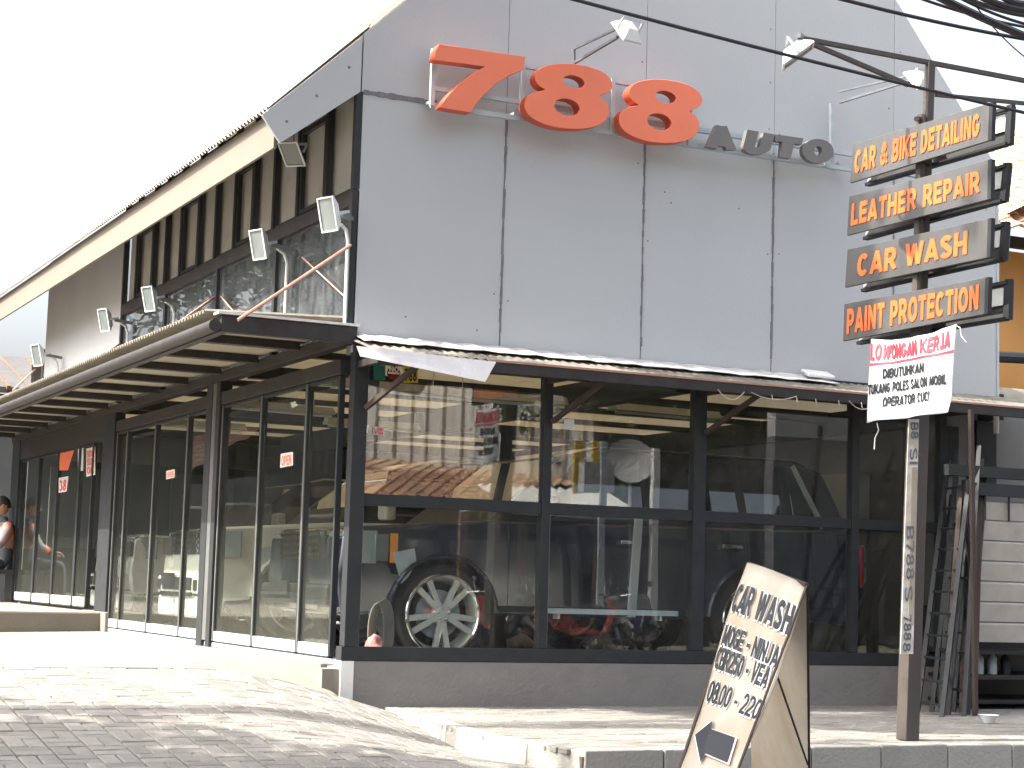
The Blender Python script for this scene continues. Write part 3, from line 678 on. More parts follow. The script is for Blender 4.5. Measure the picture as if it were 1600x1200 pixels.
# ================================================================ 788 AUTO SIGN
sg = thing('raised_letter_sign', 'orange 788 and grey AUTO raised letters on a pale tube frame on the gable wall', 'sign', (2, -.1, 4.2))
YS = -.24
def smooth_loop(p, k=5):
    n = len(p); out = []
    for i in range(n):
        a, b_, c, d = (Vector(p[(i + j - 1) % n]) for j in range(4))
        for t in range(k):
            u = t / k; out.append(.5 * ((2 * b_) + (c - a) * u + (2 * a - 5 * b_ + 4 * c - d) * u * u + (3 * b_ - a - 3 * c + d) * u ** 3))
    return out
def digit(outline, holes, name, dx=0.):
    cu = bpy.data.curves.new(name, 'CURVE'); cu.dimensions = '2D'; cu.fill_mode = 'BOTH'; cu.extrude = .045; cu.bevel_depth = .004
    for lp in [outline] + holes:
        s = cu.splines.new('POLY'); s.points.add(len(lp) - 1)
        for i, q in enumerate(lp): s.points[i].co = (q[0], q[1], 0, 1)
        s.use_cyclic_u = True
    o = bpy.data.objects.new(name, cu); col.objects.link(o); dg = bpy.context.evaluated_depsgraph_get(); dg.update()
    me = bpy.data.meshes.new_from_object(o.evaluated_get(dg)); bpy.data.objects.remove(o)
    for v in me.vertices: v.co = Vector((v.co.x + dx, YS - v.co.z, v.co.y)) - ORG[sg.name]
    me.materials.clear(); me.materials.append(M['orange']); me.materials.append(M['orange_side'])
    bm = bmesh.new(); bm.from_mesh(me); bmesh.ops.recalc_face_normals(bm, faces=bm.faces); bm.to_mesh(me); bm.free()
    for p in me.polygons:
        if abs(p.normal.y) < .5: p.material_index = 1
    ob = bpy.data.objects.new(name, me); col.objects.link(ob); ob.parent = sg; return ob
def tr(pts, sm=True):
    q = [pix(650 + x / 4, y / 4, 'y', YS - .045) for x, y in pts]; q = [(p.x, p.z) for p in q]
    return [tuple(v) for v in smooth_loop(q)] if sm else q
seven = tr([(152, 278), (680, 358), (668, 432)], False) + tr([(668, 432)], False)
d7 = [(148, 278), (415, 318), (680, 358), (675, 395), (668, 432), (580, 470), (490, 525), (420, 590), (370, 650), (340, 700), (245, 686), (150, 668), (200, 600), (280, 520), (360, 455), (440, 415), (280, 393), (115, 372), (122, 320)]
digit([(p.x, p.z) for p in (pix(650 + x / 4, y / 4, 'y', YS - .045) for x, y in d7)], [], 'digit_seven')
o8 = tr([(745, 480), (775, 432), (840, 408), (930, 400), (1020, 408), (1120, 432), (1195, 475), (1225, 530), (1205, 570), (1140, 603), (1185, 640), (1203, 700), (1165, 765), (1080, 797), (970, 803), (860, 790), (760, 755), (700, 710), (680, 660), (695, 610), (740, 580), (808, 562), (765, 530)])
def ell(cx, cy, rx, ry, tilt=.15, n=28):
    q = [pix(650 + (cx + rx * math.cos(2 * math.pi * i / n)) / 4, (cy + ry * math.sin(2 * math.pi * i / n) + tilt * rx * math.cos(2 * math.pi * i / n)) / 4, 'y', YS - .045) for i in range(n)]
    return [(p.x, p.z) for p in q]
holes = [ell(985, 512, 70, 42), ell(943, 670, 82, 55)]
digit(o8, holes, 'digit_eight')
a_ = pix(650 + 985 / 4, 512 / 4, 'y', YS); b_ = pix(1000 + 157 / 4, 604 / 4, 'y', YS)
digit(o8, holes, 'digit_eight', b_.x - a_.x)
# AUTO letters one by one: pixel boxes bl, br, tr, tl in the (1000,0) enlargement
for ch, q in (('A', [(400, 930), (580, 952), (545, 800), (500, 797)]),):
    pass
def letter(ch, q, **k):
    P = [pix(1000 + x / 4, y / 4, 'y', YS) for x, y in q]
    textquad(ch, *P, .05, M['lgrey'], sg, name='letter_' + ch.lower(), bold=.075, out=(0, -1, 0), gap=0, **k)
letter('A', [(398, 930), (582, 952), (582, 800), (398, 782)], shear=.0)
letter('U', [(612, 968), (785, 978), (822, 848), (650, 818)], shear=.0)
letter('T', [(815, 982), (960, 1004), (1000, 872), (825, 848)], shear=.0)
letter('O', [(988, 1018), (1180, 1035), (1195, 885), (1000, 868)], shear=.0)
# tube frame behind
T_ = .036
def rail(a, b2, y=-.14, t=T_, name='frame_rail'):
    A = pix(*a, 'y', y); B = pix(*b2, 'y', y); A.z = A.z; MB().bar(A, B, t).build(name, M['galv'], sg)
x0 = pix(676, 85, 'y', -.14); zt = 4.40; z2 = 4.125; zb = 4.035
zt = pix(830, 105, 'y', -.14).z; zb = pix(672, 164, 'y', -.14).z; z2 = pix(690, 140, 'y', -.14).z
MB().bar((x0.x, -.14, zt), (2.75, -.14, zt), T_).build('frame_rail', M['galv'], sg)
MB().bar((x0.x, -.14, zb), (4.35, -.14, zb), T_).build('frame_rail', M['galv'], sg)
MB().bar((x0.x, -.14, z2), (4.35, -.14, z2), T_).build('frame_rail', M['galv'], sg)
for x in (x0.x, 1.24, 2.02, 2.72, 4.03):
    MB().bar((x, -.155, zb - .01), (x, -.155, (zt if x < 3 else z2) + .01), T_ * .9).build('frame_upright', M['galv'], sg)
for x in (x0.x + .02, 1.2, 2.4, 3.6, 4.2): MB().bar((x, -.13, zb + .04), (x, -.002, zb + .04), .02).build('wall_bracket', M['galv'], sg)
MB().bar((4.13, -.10, 4.06), (4.13, -.10, 4.62), .03).build('frame_upright', M['galv'], sg)

# ================================================================ FLOODLIGHTS
def flood(loc, aim, s, label, group, arm=None, conduit=None, matn='whiteplastic'):
    """box floodlight: housing, glazed front, hood/back fins, yoke"""
    t = thing('floodlight', label, 'floodlight', loc, group); c = Vector(loc); f = Vector(aim).normalized()
    r = f.cross(Vector((0, 0, 1))).normalized(); u = r.cross(f)
    W, H_, D = .13 * s, .19 * s, .11 * s
    def Q(x, y, z): return c + r * x + u * y + f * z
    h = MB(); h.hexa([Q(-W * .5, -H_ * .5, -D), Q(W * .5, -H_ * .5, -D), Q(W * .5, H_ * .5, -D), Q(-W * .5, H_ * .5, -D), Q(-W, -H_, 0), Q(W, -H_, 0), Q(W, H_, 0), Q(-W, H_, 0)])
    h.build('housing', M[matn], t, bevel=.006 * s)
    fr_ = MB(); e = .016 * s
    for a, b2 in (((-W, -H_), (W, -H_ + e)), ((-W, H_ - e), (W, H_)), ((-W, -H_ + e), (-W + e, H_ - e)), ((W - e, -H_ + e), (W, H_ - e))):
        fr_.hexa([Q(a[0], a[1], .002), Q(b2[0], a[1], .002), Q(b2[0], b2[1], .002), Q(a[0], b2[1], .002), Q(a[0], a[1], .02 * s), Q(b2[0], a[1], .02 * s), Q(b2[0], b2[1], .02 * s), Q(a[0], b2[1], .02 * s)])
    fr_.build('bezel', M['whiteplastic'], t)
    MB().poly([Q(-W + e, -H_ + e, .006 * s), Q(W - e, -H_ + e, .006 * s), Q(W - e, H_ - e, .006 * s), Q(-W + e, H_ - e, .006 * s)], [(0, 1, 2, 3)]).build('lens', M['lens'], t)
    y = MB(); y.bar(Q(-W - .01, 0, -.03 * s), Q(-W - .01, 0, -D * 1.6), .01, .03 * s); y.bar(Q(W + .01, 0, -.03 * s), Q(W + .01, 0, -D * 1.6), .01, .03 * s); y.bar(Q(-W - .01, 0, -D * 1.6), Q(W + .01, 0, -D * 1.6), .01, .03 * s)
    y.build('yoke', M['galv'], t)
    if arm:
        for A in arm: MB().bar(A[0], A[1], A[2]).build('arm', M['pipe'], t)
    if conduit: MB().tube(conduit, .013, 8).build('conduit', M['whiteplastic'] if len(conduit) < 9 else M['galv'], t, smooth=True)
    return t
lg = 'floodlights along the side wall above the canopy'
for k, (p, s, lab) in enumerate((((513, 335), .58, 'largest floodlight, by the corner, on a bent white conduit'), ((404, 382), .56, 'floodlight over the canopy, second from the corner'),
        ((233, 467), .56, 'floodlight over the canopy with its conduit beside the dark lower panes, third from the corner'), ((163, 500), .56, 'floodlight in front of the blank grey wall panel, before the farthest one'), ((58, 555), .62, 'farthest floodlight, against the dark roof, on a white post'))):
    c = pix(*p, 'x', -.34); yy = c.y
    root = Vector((-.03, yy + .06, c.z + .0))
    cond = [Vector((-.06, yy + .12, c.z - .75)), Vector((-.06, yy + .12, c.z - .1)), Vector((-.09, yy + .11, c.z - .03)), Vector((-.16, yy + .08, c.z - .0))]
    if k == 0: cond = [Vector((-.055, .0, 2.4)), Vector((-.055, .0, 3.02)), Vector((-.08, -.02, 3.09)), Vector((-.13, -.06, 3.11)), Vector((-.22, -.14, 3.08))]; root = Vector((-.03, .0, 3.18))
    flood(c, (-.93, -.36, -.26), s * 1.12, lab, lg, arm=[(root, c + Vector((.12, .07, .02)), .03)], conduit=cond)
p = pix(456, 240, 'x', -.30); flood(p, (-.45, -.5, -.9), .62, 'small floodlight hanging under the rake tip of the roof', None, arm=[((p.x + .02, p.y + .03, p.z + .05), (p.x + .02, p.y + .03, p.z + .22), .008)])
# the two lights aimed at the sign letters
e1 = pix(975, 50, 'y', -1.0); r1 = pix(898, 98, 'y', -.16)
flood(e1 + Vector((.02, 0, 0)), (-.1, .75, -.7), .62, 'floodlight on a double arm above the first orange eight', 'floodlights aimed at the letter sign', arm=[(r1, pix(965, 58, 'y', -.95), .02), (pix(898, 76, 'y', -.16), pix(965, 44, 'y', -.95), .016), (pix(897, 76, 'y', -.15), pix(898, 104, 'y', -.15), .016)])
e2 = pix(1434, 128, 'y', -1.1)
flood(e2, (-.1, .75, -.7), .6, 'floodlight on a double arm near the top of the sign pole', 'floodlights aimed at the letter sign', arm=[(pix(1312, 160, 'y', -.16), pix(1425, 125, 'y', -1.05), .02), (pix(1312, 143, 'y', -.16), pix(1425, 117, 'y', -1.05), .016)])

# ================================================================ SIGN POLE
POLE = Vector((2.655, -3.0, -.325))
pole_top = pix(1453, 98, 'y', -3.0)
sp = thing('signpost', 'dark steel signpost carrying four stacked double sided sign boxes', 'sign', POLE)
pb = pix(1418, 1153, 'y', -3.0)
MB().bar((pb.x, -3.0, -.325), pix(1440, 480, 'y', -3.0), .105, .10, up=(0, 1, 0)).build('pole', M['steelpole'], sp, bevel=.006)
MB().bar(pix(1440, 480, 'y', -3.0), pole_top, .05, .05, up=(0, 1, 0)).build('pole_extension', M['steelpole'], sp)
MB().tube([pix(1432, 460, 'y', -3.05), pix(1440, 180, 'y', -3.05)], .03, 10).build('pipe', M['steelpole'], sp)
MB().tube([pix(1432, 186, 'y', -3.1), pix(1450, 184, 'y', -2.95)], .018, 8).build('pipe', M['rust'], sp)
# cross arms with floodlight
ZT = pole_top.z
xl = pix(1246, 62, 'y', -3.0).x
MB().bar((xl, -3.0, ZT), (5.2, -3.0, ZT), .028).build('cross_arm', M['steelpole'], sp)
MB().bar((xl + .05, -3.0, ZT - .01), pix(1420, 133, 'y', -3.0), .026).build('brace', M['steelpole'], sp)
MB().bar(pix(1462, 148, 'y', -3.0), (5.2, -3.0, ZT - .05), .024).build('brace', M['steelpole'], sp)
c = pix(1246, 86, 'y', -3.0)
flood(c, (.55, -.35, -.85), .62, 'floodlight hanging from the long arm of the signpost', None, arm=[((xl - .03, -3.05, ZT - .0), (xl + .09, -2.95, ZT - .0), .035), ((xl + .03, -3.0, ZT - .01), c + Vector((0, 0, .05)), .02)])
u = Vector((math.cos(R_(96)), math.sin(R_(96)), 0)); n = Vector((-u.y, u.x, 0))      # u runs away from the street, n points to the left traffic
if n.x > 0: n = -n
Pf = Vector((2.70, -3.0, 0)) + n * .09; Pb = Vector((2.70, -3.0, 0)) - n * .16
boards = [('CAR & BIKE DETAILING', [(1328, 286), (1547, 219), (1549, 160), (1333, 225)], (.03, .93, .2, .80), [(1360, 290), (1580, 226), (1583, 165), (1364, 230)]),
          ('LEATHER REPAIR', [(1323, 368), (1546, 311), (1547, 249), (1327, 307)], (.03, .94, .22, .78), [(1357, 374), (1572, 315), (1578, 255), (1360, 310)]),
          ('CAR WASH', [(1320, 449), (1545, 402), (1547, 341), (1324, 390)], (.09, .86, .2, .80), [(1354, 455), (1571, 407), (1575, 347), (1357, 400)]),
          ('PAINT PROTECTION', [(1317, 533), (1541, 490), (1543, 433), (1319, 475)], (.03, .95, .16, .84), [(1347, 537), (1578, 499), (1580, 437), (1350, 480)])]
for txt, q, uv, qb in boards:
    F = [pixp(x, y, Pf, n) for x, y in q]; Bk = [pixp(x, y, Pb, n) for x, y in qb]
    bx = MB().prism(F, -n * .022).build('sign_board', M['board'], sp, bevel=.003)
    textquad(txt, *F, .003, M['letterO'], bx, bold=.042, out=n, uv=uv)
    bb = MB().prism(Bk, -n * .03).build('sign_board', M['board'], sp, bevel=.003, label='rear board of the sign box seen from inside')
    # rim around the rear board, pale lamp panel inside
    rim = MB()
    e = [(Bk[1], Bk[2], .035)]
    rim.bar(Bk[1] + n * .02, Bk[2] + n * .02, .03, .05); rim.bar(Bk[0] + n * .03, Bk[1] + n * .03, .045, .02); rim.bar(Bk[2] + n * .03 - Vector((0, 0, .02)), Bk[2].lerp(Bk[3], .35) + n * .03 - Vector((0, 0, .02)), .03, .02)
    rim.build('rim', M['frame'], bb)
    a = Bk[1].lerp(Bk[0], .035); c2 = Bk[1].lerp(Bk[0], .2); ta = Bk[2].lerp(Bk[3], .035); tc_ = Bk[2].lerp(Bk[3], .2)
    MB().prism([a.lerp(ta, .38) + n * .004, c2.lerp(tc_, .38) + n * .004, c2.lerp(tc_, .82) + n * .004, a.lerp(ta, .82) + n * .004], n * .012).build('lamp_panel', M['whiteplastic'], bb)
    MB().bar(F[1] - n * .013, F[2] - n * .013, .03, .032).build('end_cap', M['frame'], bx)
    MB().bar(F[0].lerp(F[1], .18) - n * .04 + Vector((0, 0, .03)), Bk[0].lerp(Bk[1], .02) + n * .03 + Vector((0, 0, .03)), .03).build('bracket', M['whiteplastic'], bx)
    MB().bar(F[0].lerp(F[1], .52) - n * .03 + Vector((0, 0, .02)), Bk[0].lerp(Bk[1], .45) + n * .0 + Vector((0, 0, .02)), .03).build('bracket', M['frame'], bx)
# number plates of weathered paper wrapped on the pole
def polept(px, py, d=.058): return pix(px, py, 'y', -3.0 - d)
pp = MB().prism([polept(1407, 1022), polept(1427, 1022), polept(1436, 655), polept(1420, 655)], (0, .004, 0)).build('paper_strip', M['paper'], sp)
for t, y0, y1 in (('B788', 905, 822), ('S', 940, 915), ('788', 1000, 960), ('SI', 725, 700), ('B8', 685, 660), ('8', 1018, 1004)):
    xl_ = 1407 + (1022 - (y0 + y1) / 2) * .036
    # vertical writing: text runs downwards
    q = [(xl_ + 3, y1), (xl_ + 3, y0), (xl_ + 15, y0), (xl_ + 15, y1)]
    P = [polept(*a, .0625) for a in q]
    textquad(t, *P, .0015, M['grayprint'], pp, bold=.008, out=(0, -1, 0))
MB().prism([polept(1419, 975, .062), polept(1428, 975, .062), polept(1433, 730, .062), polept(1424, 730, .062)], (0, -.002, 0)).build('tape', M['tan'], pp)

# job banner hanging under the lowest box
bn = thing('job_banner', 'wrinkled white cloth banner with red LOWONGAN KERJA lettering tied below the lowest sign box', 'banner', (2.6, -3.1, 1.9))
Pn = Pf + n * .05
BL, BR, TR, TL = [pixp(x, y, Pn, n) for x, y in ((1355, 661), (1486, 645), (1491, 506), (1363, 530))]
def bq(a, b2): 
    p = (BL * (1 - a) + BR * a) * (1 - b2) + (TL * (1 - a) + TR * a) * b2
    sag = -.05 * math.sin(math.pi * a) * max(0, b2 - .6) / .4 * .8
    wv = .018 * math.sin(a * 9 + b2 * 3) * (.4 + .6 * abs(b2 - .4)) + .012 * math.sin(a * 23 + b2 * 7) * max(0, b2 - .55) * 2 + (.05 * max(0, .18 - b2) / .18 * math.sin(a * 7) ** 2)
    return p + n * wv + Vector((0, 0, sag))
m_ = MB(); K = 34
for i in range(K + 1):
    for j in range(K + 1): m_.v.append(bq(i / K, j / K))
for i in range(K):
    for j in range(K): a = i * (K + 1) + j; m_.f.append([a, a + 1, a + K + 2, a + K + 1])
bo = m_.build('cloth', M['banner'], bn, smooth=True); so = bo.modifiers.new('thick', 'SOLIDIFY'); so.thickness = .002; so.offset = -1
def btext(t, a0, a1, b0, b1, m__, bold, lab=None):
    me = text_mesh(t, bold, res=2); xs = [v.co.x for v in me.vertices]; ys = [v.co.y for v in me.vertices]; x0, x1, y0, y1 = min(xs), max(xs), min(ys), max(ys)
    o0 = ORG[bn.name]
    for v in me.vertices:
        a = a0 + (a1 - a0) * (v.co.x - x0) / (x1 - x0); b2 = b0 + (b1 - b0) * (v.co.y - y0) / (y1 - y0)
        v.co = bq(a, b2) + n * (.007 + zlift(v, .002)) - o0
    me.materials.clear(); me.materials.append(m__); o = bpy.data.objects.new('lettering', me); col.objects.link(o); o.parent = bo; return o
btext('LOWONGAN KERJA', .01, .96, .74, .95, M['redprint'], .038)
btext('DIBUTUHKAN', .17, .68, .50, .62, M['bprint'], .03)
btext('TUKANG POLES SALON MOBIL', .01, .94, .33, .45, M['bprint'], .034)
btext('OPERATOR CUCI', .20, .76, .16, .28, M['bprint'], .03)
st = MB()
for i in range(20):
    a, c = i / 20, (i + 1) / 20; st.poly([bq(a, .675) + n * .004, bq(c, .675) + n * .004, bq(c, .71) + n * .004, bq(a, .71) + n * .004], [(0, 1, 2, 3)])
st.build('red_stripe', M['redprint'], bo)
MB().tube([pixp(*q, Pn, n) for q in ((1370, 661), (1373, 672), (1367, 685), (1366, 702))], .004, 5).build('string', M['whiteplastic'], bn)
MB().tube([pixp(*q, Pn, n) for q in ((1491, 507), (1500, 512), (1502, 525), (1510, 535))], .003, 5).build('string', M['whiteplastic'], bn)

# ================================================================ A-FRAME BOARD
A = pix(1168, 879, 'y', -4.35); B = pix(1258, 912, 'y', -4.85)
D = pix(1062, 1200, 'y', -4.75); E_ = pix(1150, 1200, 'y', -5.2)
k = ( -.62 - A.z) / (D.z - A.z); Df = A + (D - A) * k; k = (-.62 - B.z) / (E_.z - B.z); Ef = B + (E_ - B) * k
af = thing('a_frame_board', 'weathered tan A-frame board reading CAR WASH with black arrow, by the kerb', 'sign', (A + B) / 2 - Vector((0, 0, (A.z + .62))))
nb = (B - A).cross(Df - A).normalized()
if nb.dot(CAM - A) < 0: nb = -nb
# slightly curled sheet
def aq(a, b2):    # a: left->right, b2: 0 top -> 1 foot
    p = (A * (1 - a) + B * a) * (1 - b2) + (Df * (1 - a) + Ef * a) * b2
    return p + nb * (.015 * math.sin(b2 * 8 + a * 2) - .03 * max(0, a - .8) / .2 * .6 + .01 * math.sin(a * 5))
m_ = MB(); K = 24
for i in range(K + 1):
    for j in range(K + 1): m_.v.append(aq(i / K, j / K))
for i in range(K):
    for j in range(K): q = i * (K + 1) + j; m_.f.append([q, q + 1, q + K + 2, q + K + 1])
ap = m_.build('front_panel', M['tan'], af, smooth=True); so = ap.modifiers.new('thick', 'SOLIDIFY'); so.thickness = .006; so.offset = -1 
def atext(t, a0, a1, b0, b1, bold, out=.0):
    o0 = ORG[af.name]
    for (mm, bb, lift) in ((M['white'], bold + .035, .004), (M['bluegrey'], bold, .008)):
        me = text_mesh(t, bb, res=3); xs = [v.co.x for v in me.vertices]; ys = [v.co.y for v in me.vertices]; x0, x1, y0, y1 = min(xs), max(xs), min(ys), max(ys)
        ex = (bb - bold) ; 
        for v in me.vertices:
            a = a0 + (a1 - a0) * ((v.co.x - x0) / (x1 - x0)); b2 = b1 + (b0 - b1) * ((v.co.y - y0) / (y1 - y0))
            if lift < .006:
                ca, cb = (a0 + a1) / 2, (b0 + b1) / 2; a = ca + (a - ca) * (1 + .03 / (a1 - a0)); b2 = cb + (b2 - cb) * (1 + .012 / (b1 - b0))
            v.co = aq(min(1, max(0, a)), b2) + nb * (lift + zlift(v, .002)) - o0
        me.materials.clear(); me.materials.append(mm); o = bpy.data.objects.new('lettering' if lift > .006 else 'lettering_outline', me); col.objects.link(o); o.parent = ap
LT = (Df - A).length
def bfrac(py): return (pix(1100, py, 'y', -4.6).z - A.z) / (-.62 - A.z)
def fr_(px, py):  # fraction down the board of a pixel on its plane
    p = pixp(px, py, A, nb); M3 = Matrix(((B - A).to_tuple(), (Df - A).to_tuple(), nb.to_tuple())).transposed(); s = M3.inverted() @ (p - A); return s.x, s.y
def ar(t, p_tl, p_bl, a0, a1, bold=.03): atext(t, a0, a1, fr_(*p_tl)[1], fr_(*p_bl)[1], bold)
ar('CAR WASH', (1162, 916), (1152, 962), .04, .97, .04)
ar('MOGE - NINJA', (1146, 983), (1138, 1015), .06, .95, .03)
ar('CBR250 - VEA', (1138, 1018), (1130, 1052), .04, .92, .03)
ar('08.00 - 220', (1118, 1066), (1110, 1100), .06, .97, .012)
def arrow(sc_, lift, mm, nm):
    pts = [(1089, 1152), (1122, 1135), (1119, 1152), (1160, 1172), (1150, 1205), (1112, 1190), (1108, 1200)]
    pts = [(1089, 1152), (1119, 1136), (1119, 1150), (1159, 1171), (1150, 1215), (1112, 1192), (1106, 1206)]
    c0 = Vector((1125, 1172)); f = [fr_(*(c0 + (Vector(p) - c0) * sc_)) for p in pts]
    b2 = MB(); P = [aq(min(1, x), y) + nb * lift for x, y in f]; b2.prism(P, nb * .002); b2.build(nm, mm, ap)
arrow(1.08, .012, M['white'], 'arrow_outline'); arrow(1.0, .0165, M['bluegrey'], 'arrow')
edge = MB(); edge.bar(A - nb * .012, B - nb * .012, .02); edge.bar(A + (A - B).normalized() * .015 - nb * .015, Df + (A - B).normalized() * .02 - nb * .015, .012); edge.bar(B - nb * .014, Ef - nb * .014, .009)
edge.build('frame', M['rust'], af)
# rear panel
R1 = pix(1262, 1200, 'y', -4.35); k = (-.62 - B.z) / (R1.z - B.z); Rf = B + (R1 - B) * k; Rg = Rf + (A - B) + Vector((.05, .1, 0)); Rf.z = Rg.z = -.62
A2 = A + Vector((.02, .02, -.004)); B2 = B + Vector((.02, .02, -.004))
MB().prism([A2, B2, Rf, Rg], (B - A).cross(Rf - A).normalized() * .008).build('rear_panel', M['tan'], af)
MB().bar(B2 + Vector((.008, .0, 0)), Rf + Vector((.008, 0, 0)), .012).build('frame', M['rust'], af)
MB().bar(pixp(1208, 1045, B, nb) - nb * .02, Rf.lerp(B2, .25), .008).build('stay', M['rust'], af)

# ================================================================ VEHICLES
def wheel(parent, c, r, rr, side, spokes=10, w_=.24, mt='rim', split=True):
    c = Vector(c); ax = Vector((0, side, 0))
    wl = MB(); wl.lathe(c, ax, [(rr * .98, -w_ * .5), (r * .95, -w_ * .5), (r, -w_ * .38), (r, w_ * .28), (r * .94, w_ * .42), (rr * 1.0, w_ * .45), (rr * .98, w_ * .2)], 40)
    wo_ = thing_part = wl.build('wheel', M['rubber'], parent, smooth=True)
    m_ = MB(); m_.lathe(c, ax, [(rr * .80, -.02), (rr * .84, .04), (rr * .90, w_ * .40), (rr * .955, w_ * .46), (rr * 1.0, w_ * .47), (rr * 1.005, w_ * .42)], 48)
    nsp = spokes
    for k in range(nsp):
        if split: base = -math.pi / 2 + (k // 2) * 2 * math.pi / (nsp // 2); t = base + (.16 if k % 2 else -.16); t2 = base + (.19 if k % 2 else -.19)
        else: t = t2 = k * 2 * math.pi / nsp
        d1 = Vector((math.cos(t), 0, math.sin(t))); d2 = Vector((math.cos(t2), 0, math.sin(t2)))
        m_.bar(c + ax * (w_ * .34) + d1 * rr * .17, c + ax * (w_ * .36) + d2 * rr * .90, .035 if split else .03, rr * (.145 if split else .07), up=Vector((0, 1, 0)).cross(d1))
    m_.lathe(c, ax, [(0, w_ * .44), (rr * .17, w_ * .43), (rr * .25, w_ * .36), (rr * .26, w_ * .2)], 24)
    m_.build('rim', M[mt], wo_, smooth=False, bevel=.002)
    d_ = MB(); d_.lathe(c, ax, [(0, .01), (rr * .6, .01), (rr * .6, -.01)], 28); d_.build('brake_disc', M['galv'], wo_)
    lp = MB(); lp.lathe(c, ax, [(rr * .93, w_ * .47), (rr * .95, w_ * .505), (rr * .985, w_ * .505), (rr * 1.01, w_ * .47)], 48); lp.build('rim_lip', M['chrome'] if split else M[mt], wo_, smooth=True)
    n5 = MB()
    for k in range(5):
        t = k * 2 * math.pi / 5 + .3; n5.lathe(c + Vector((math.cos(t), 0, math.sin(t))) * rr * .15, ax, [(0, w_ * .48), (.012, w_ * .47), (.014, w_ * .4)], 8)
    n5.build('lug_nuts', M['chrome'], wo_)
    return wo_
def suv(label, loc, paint, rimr=.32, rw=.39, L_=4.95, Wd=2.0, amber=True, spokes=10, hood=1.02, rimmat='rim', split=True, s=1.0, group=None):
    """parked facing -x. origin: nose, near side (y=0 is the near flank)"""
    t = thing('suv', label, 'car', loc, group)
    o = Vector(loc)
    fx, rx = .86, .86 + 2.92
    def arch(cx, R, up=True):
        return [(cx + R * math.cos(a), max(.24, rw + R * math.sin(a))) for a in [math.pi * i / 14 for i in range(15)]]
    low = [(.06, .36), (.02, .62), (.05, .98), (.16, 1.06), (.9, hood + .10), (1.28, hood + .13), (2.6, 1.17), (4.85, 1.20), (4.93, .95), (4.95, .60), (4.88, .36)]
    bottom = []
    for cx in (rx, fx): bottom += [(p[0], p[1]) for p in arch(cx, rw + .06)]
    prof = low + bottom
    def P(x, y, z): return o + Vector((x, y, z))
    y0, y1 = 0.0, Wd
    bm = bmesh.new()
    f0 = [bm.verts.new(P(x, .04, z)) for x, z in prof]; f1 = [bm.verts.new(P(x, Wd - .04, z)) for x, z in prof]
    mid0 = None
    b = MB(); pr0 = [P(x, 0, z) for x, z in prof]; b.prism([P(x, .0, z) for x, z in prof], (0, Wd, 0)); bm.free()
    # tuck nose corners: shift verts near the nose inward
    for i, v in enumerate(b.v):
        x = v.x - o.x; y = v.y - o.y
        if x < .5:
            tuck = (.5 - x) / .5; v.y = o.y + (y + .16 * tuck ** 2 if y < Wd / 2 else y - .16 * tuck ** 2)
        if v.z - o.z > 1.0: v.y += .05 if y < Wd / 2 else -.05
    body = b.build('body', paint, t, smooth=True, bevel=.025)
    # greenhouse
    gh = [(1.28, hood + .12), (2.02, 1.72), (2.35, 1.80), (4.3, 1.80), (4.62, 1.70), (4.86, 1.19)]
    g_ = MB(); ins = .09; top = .2
    n_ = len(gh); z0 = 1.15
    near = [P(x, ins + (z - 1.1) / .7 * (top - ins), z) for x, z in gh]; far = [P(x, Wd - ins - (z - 1.1) / .7 * (top - ins), z) for x, z in gh]
    g_.poly(near + far, [list(range(n_)), list(range(n_, 2 * n_))[::-1]] + [(i, (i + 1) % n_, n_ + (i + 1) % n_, n_ + i) for i in range(n_)])
    g_.build('cabin', M['blackp'], t, bevel=.03, smooth=True)
    rf = MB(); rf.prism([P(2.05, top, 1.735), P(2.35, top, 1.815), P(4.3, top, 1.815), P(4.62, top, 1.72), P(4.6, top, 1.70), P(4.3, top, 1.79), P(2.35, top, 1.79), P(2.05, top, 1.715)], (0, Wd - 2 * top, 0)); rf.build('roof', paint, t, bevel=.01)
    def yat(z): return ins + (z - 1.1) / .7 * (top - ins) - .006
    for q in ([(1.62, 1.22), (2.12, 1.70), (2.72, 1.74), (2.72, 1.22)], [(2.80, 1.22), (2.80, 1.74), (3.62, 1.74), (3.70, 1.22)], [(3.78, 1.22), (3.72, 1.74), (4.22, 1.74), (4.52, 1.24)]):
        MB().prism([P(x, yat(z), z) for x, z in q], (0, -.004, 0)).build('side_window', G_car, t)
        MB().prism([P(x, Wd - yat(z), z) for x, z in q], (0, .004, 0)).build('side_window', G_car, t)
    MB().prism([P(1.36, .2, 1.19), P(1.36, Wd - .2, 1.19), P(2.0, Wd - .26, 1.70), P(2.0, .26, 1.70)], (-.006, 0, .006)).build('windscreen', G_car, t)
    pil = MB(); pil.bar(P(4.56, yat(1.2) - .008, 1.22), P(4.28, yat(1.74) - .008, 1.76), .012, .05, up=(1, 0, 0)); pil.build('pillar_trim', M['galv'], t)
    # nose
    gr = MB()
    for k in range(4): gr.box(P(.0, .52, .82 + k * .055), P(.03, Wd - .52, .845 + k * .055))
    for k in range(14): gr.box(P(.012, .55 + k * .068, .80), P(.022, .562 + k * .068, 1.02))
    MB().box(P(.035, .5, .79), P(.05, Wd - .5, 1.03)).build('grille_recess', M['blackp'], t)
    gr.build('grille', M['chrome'], t)
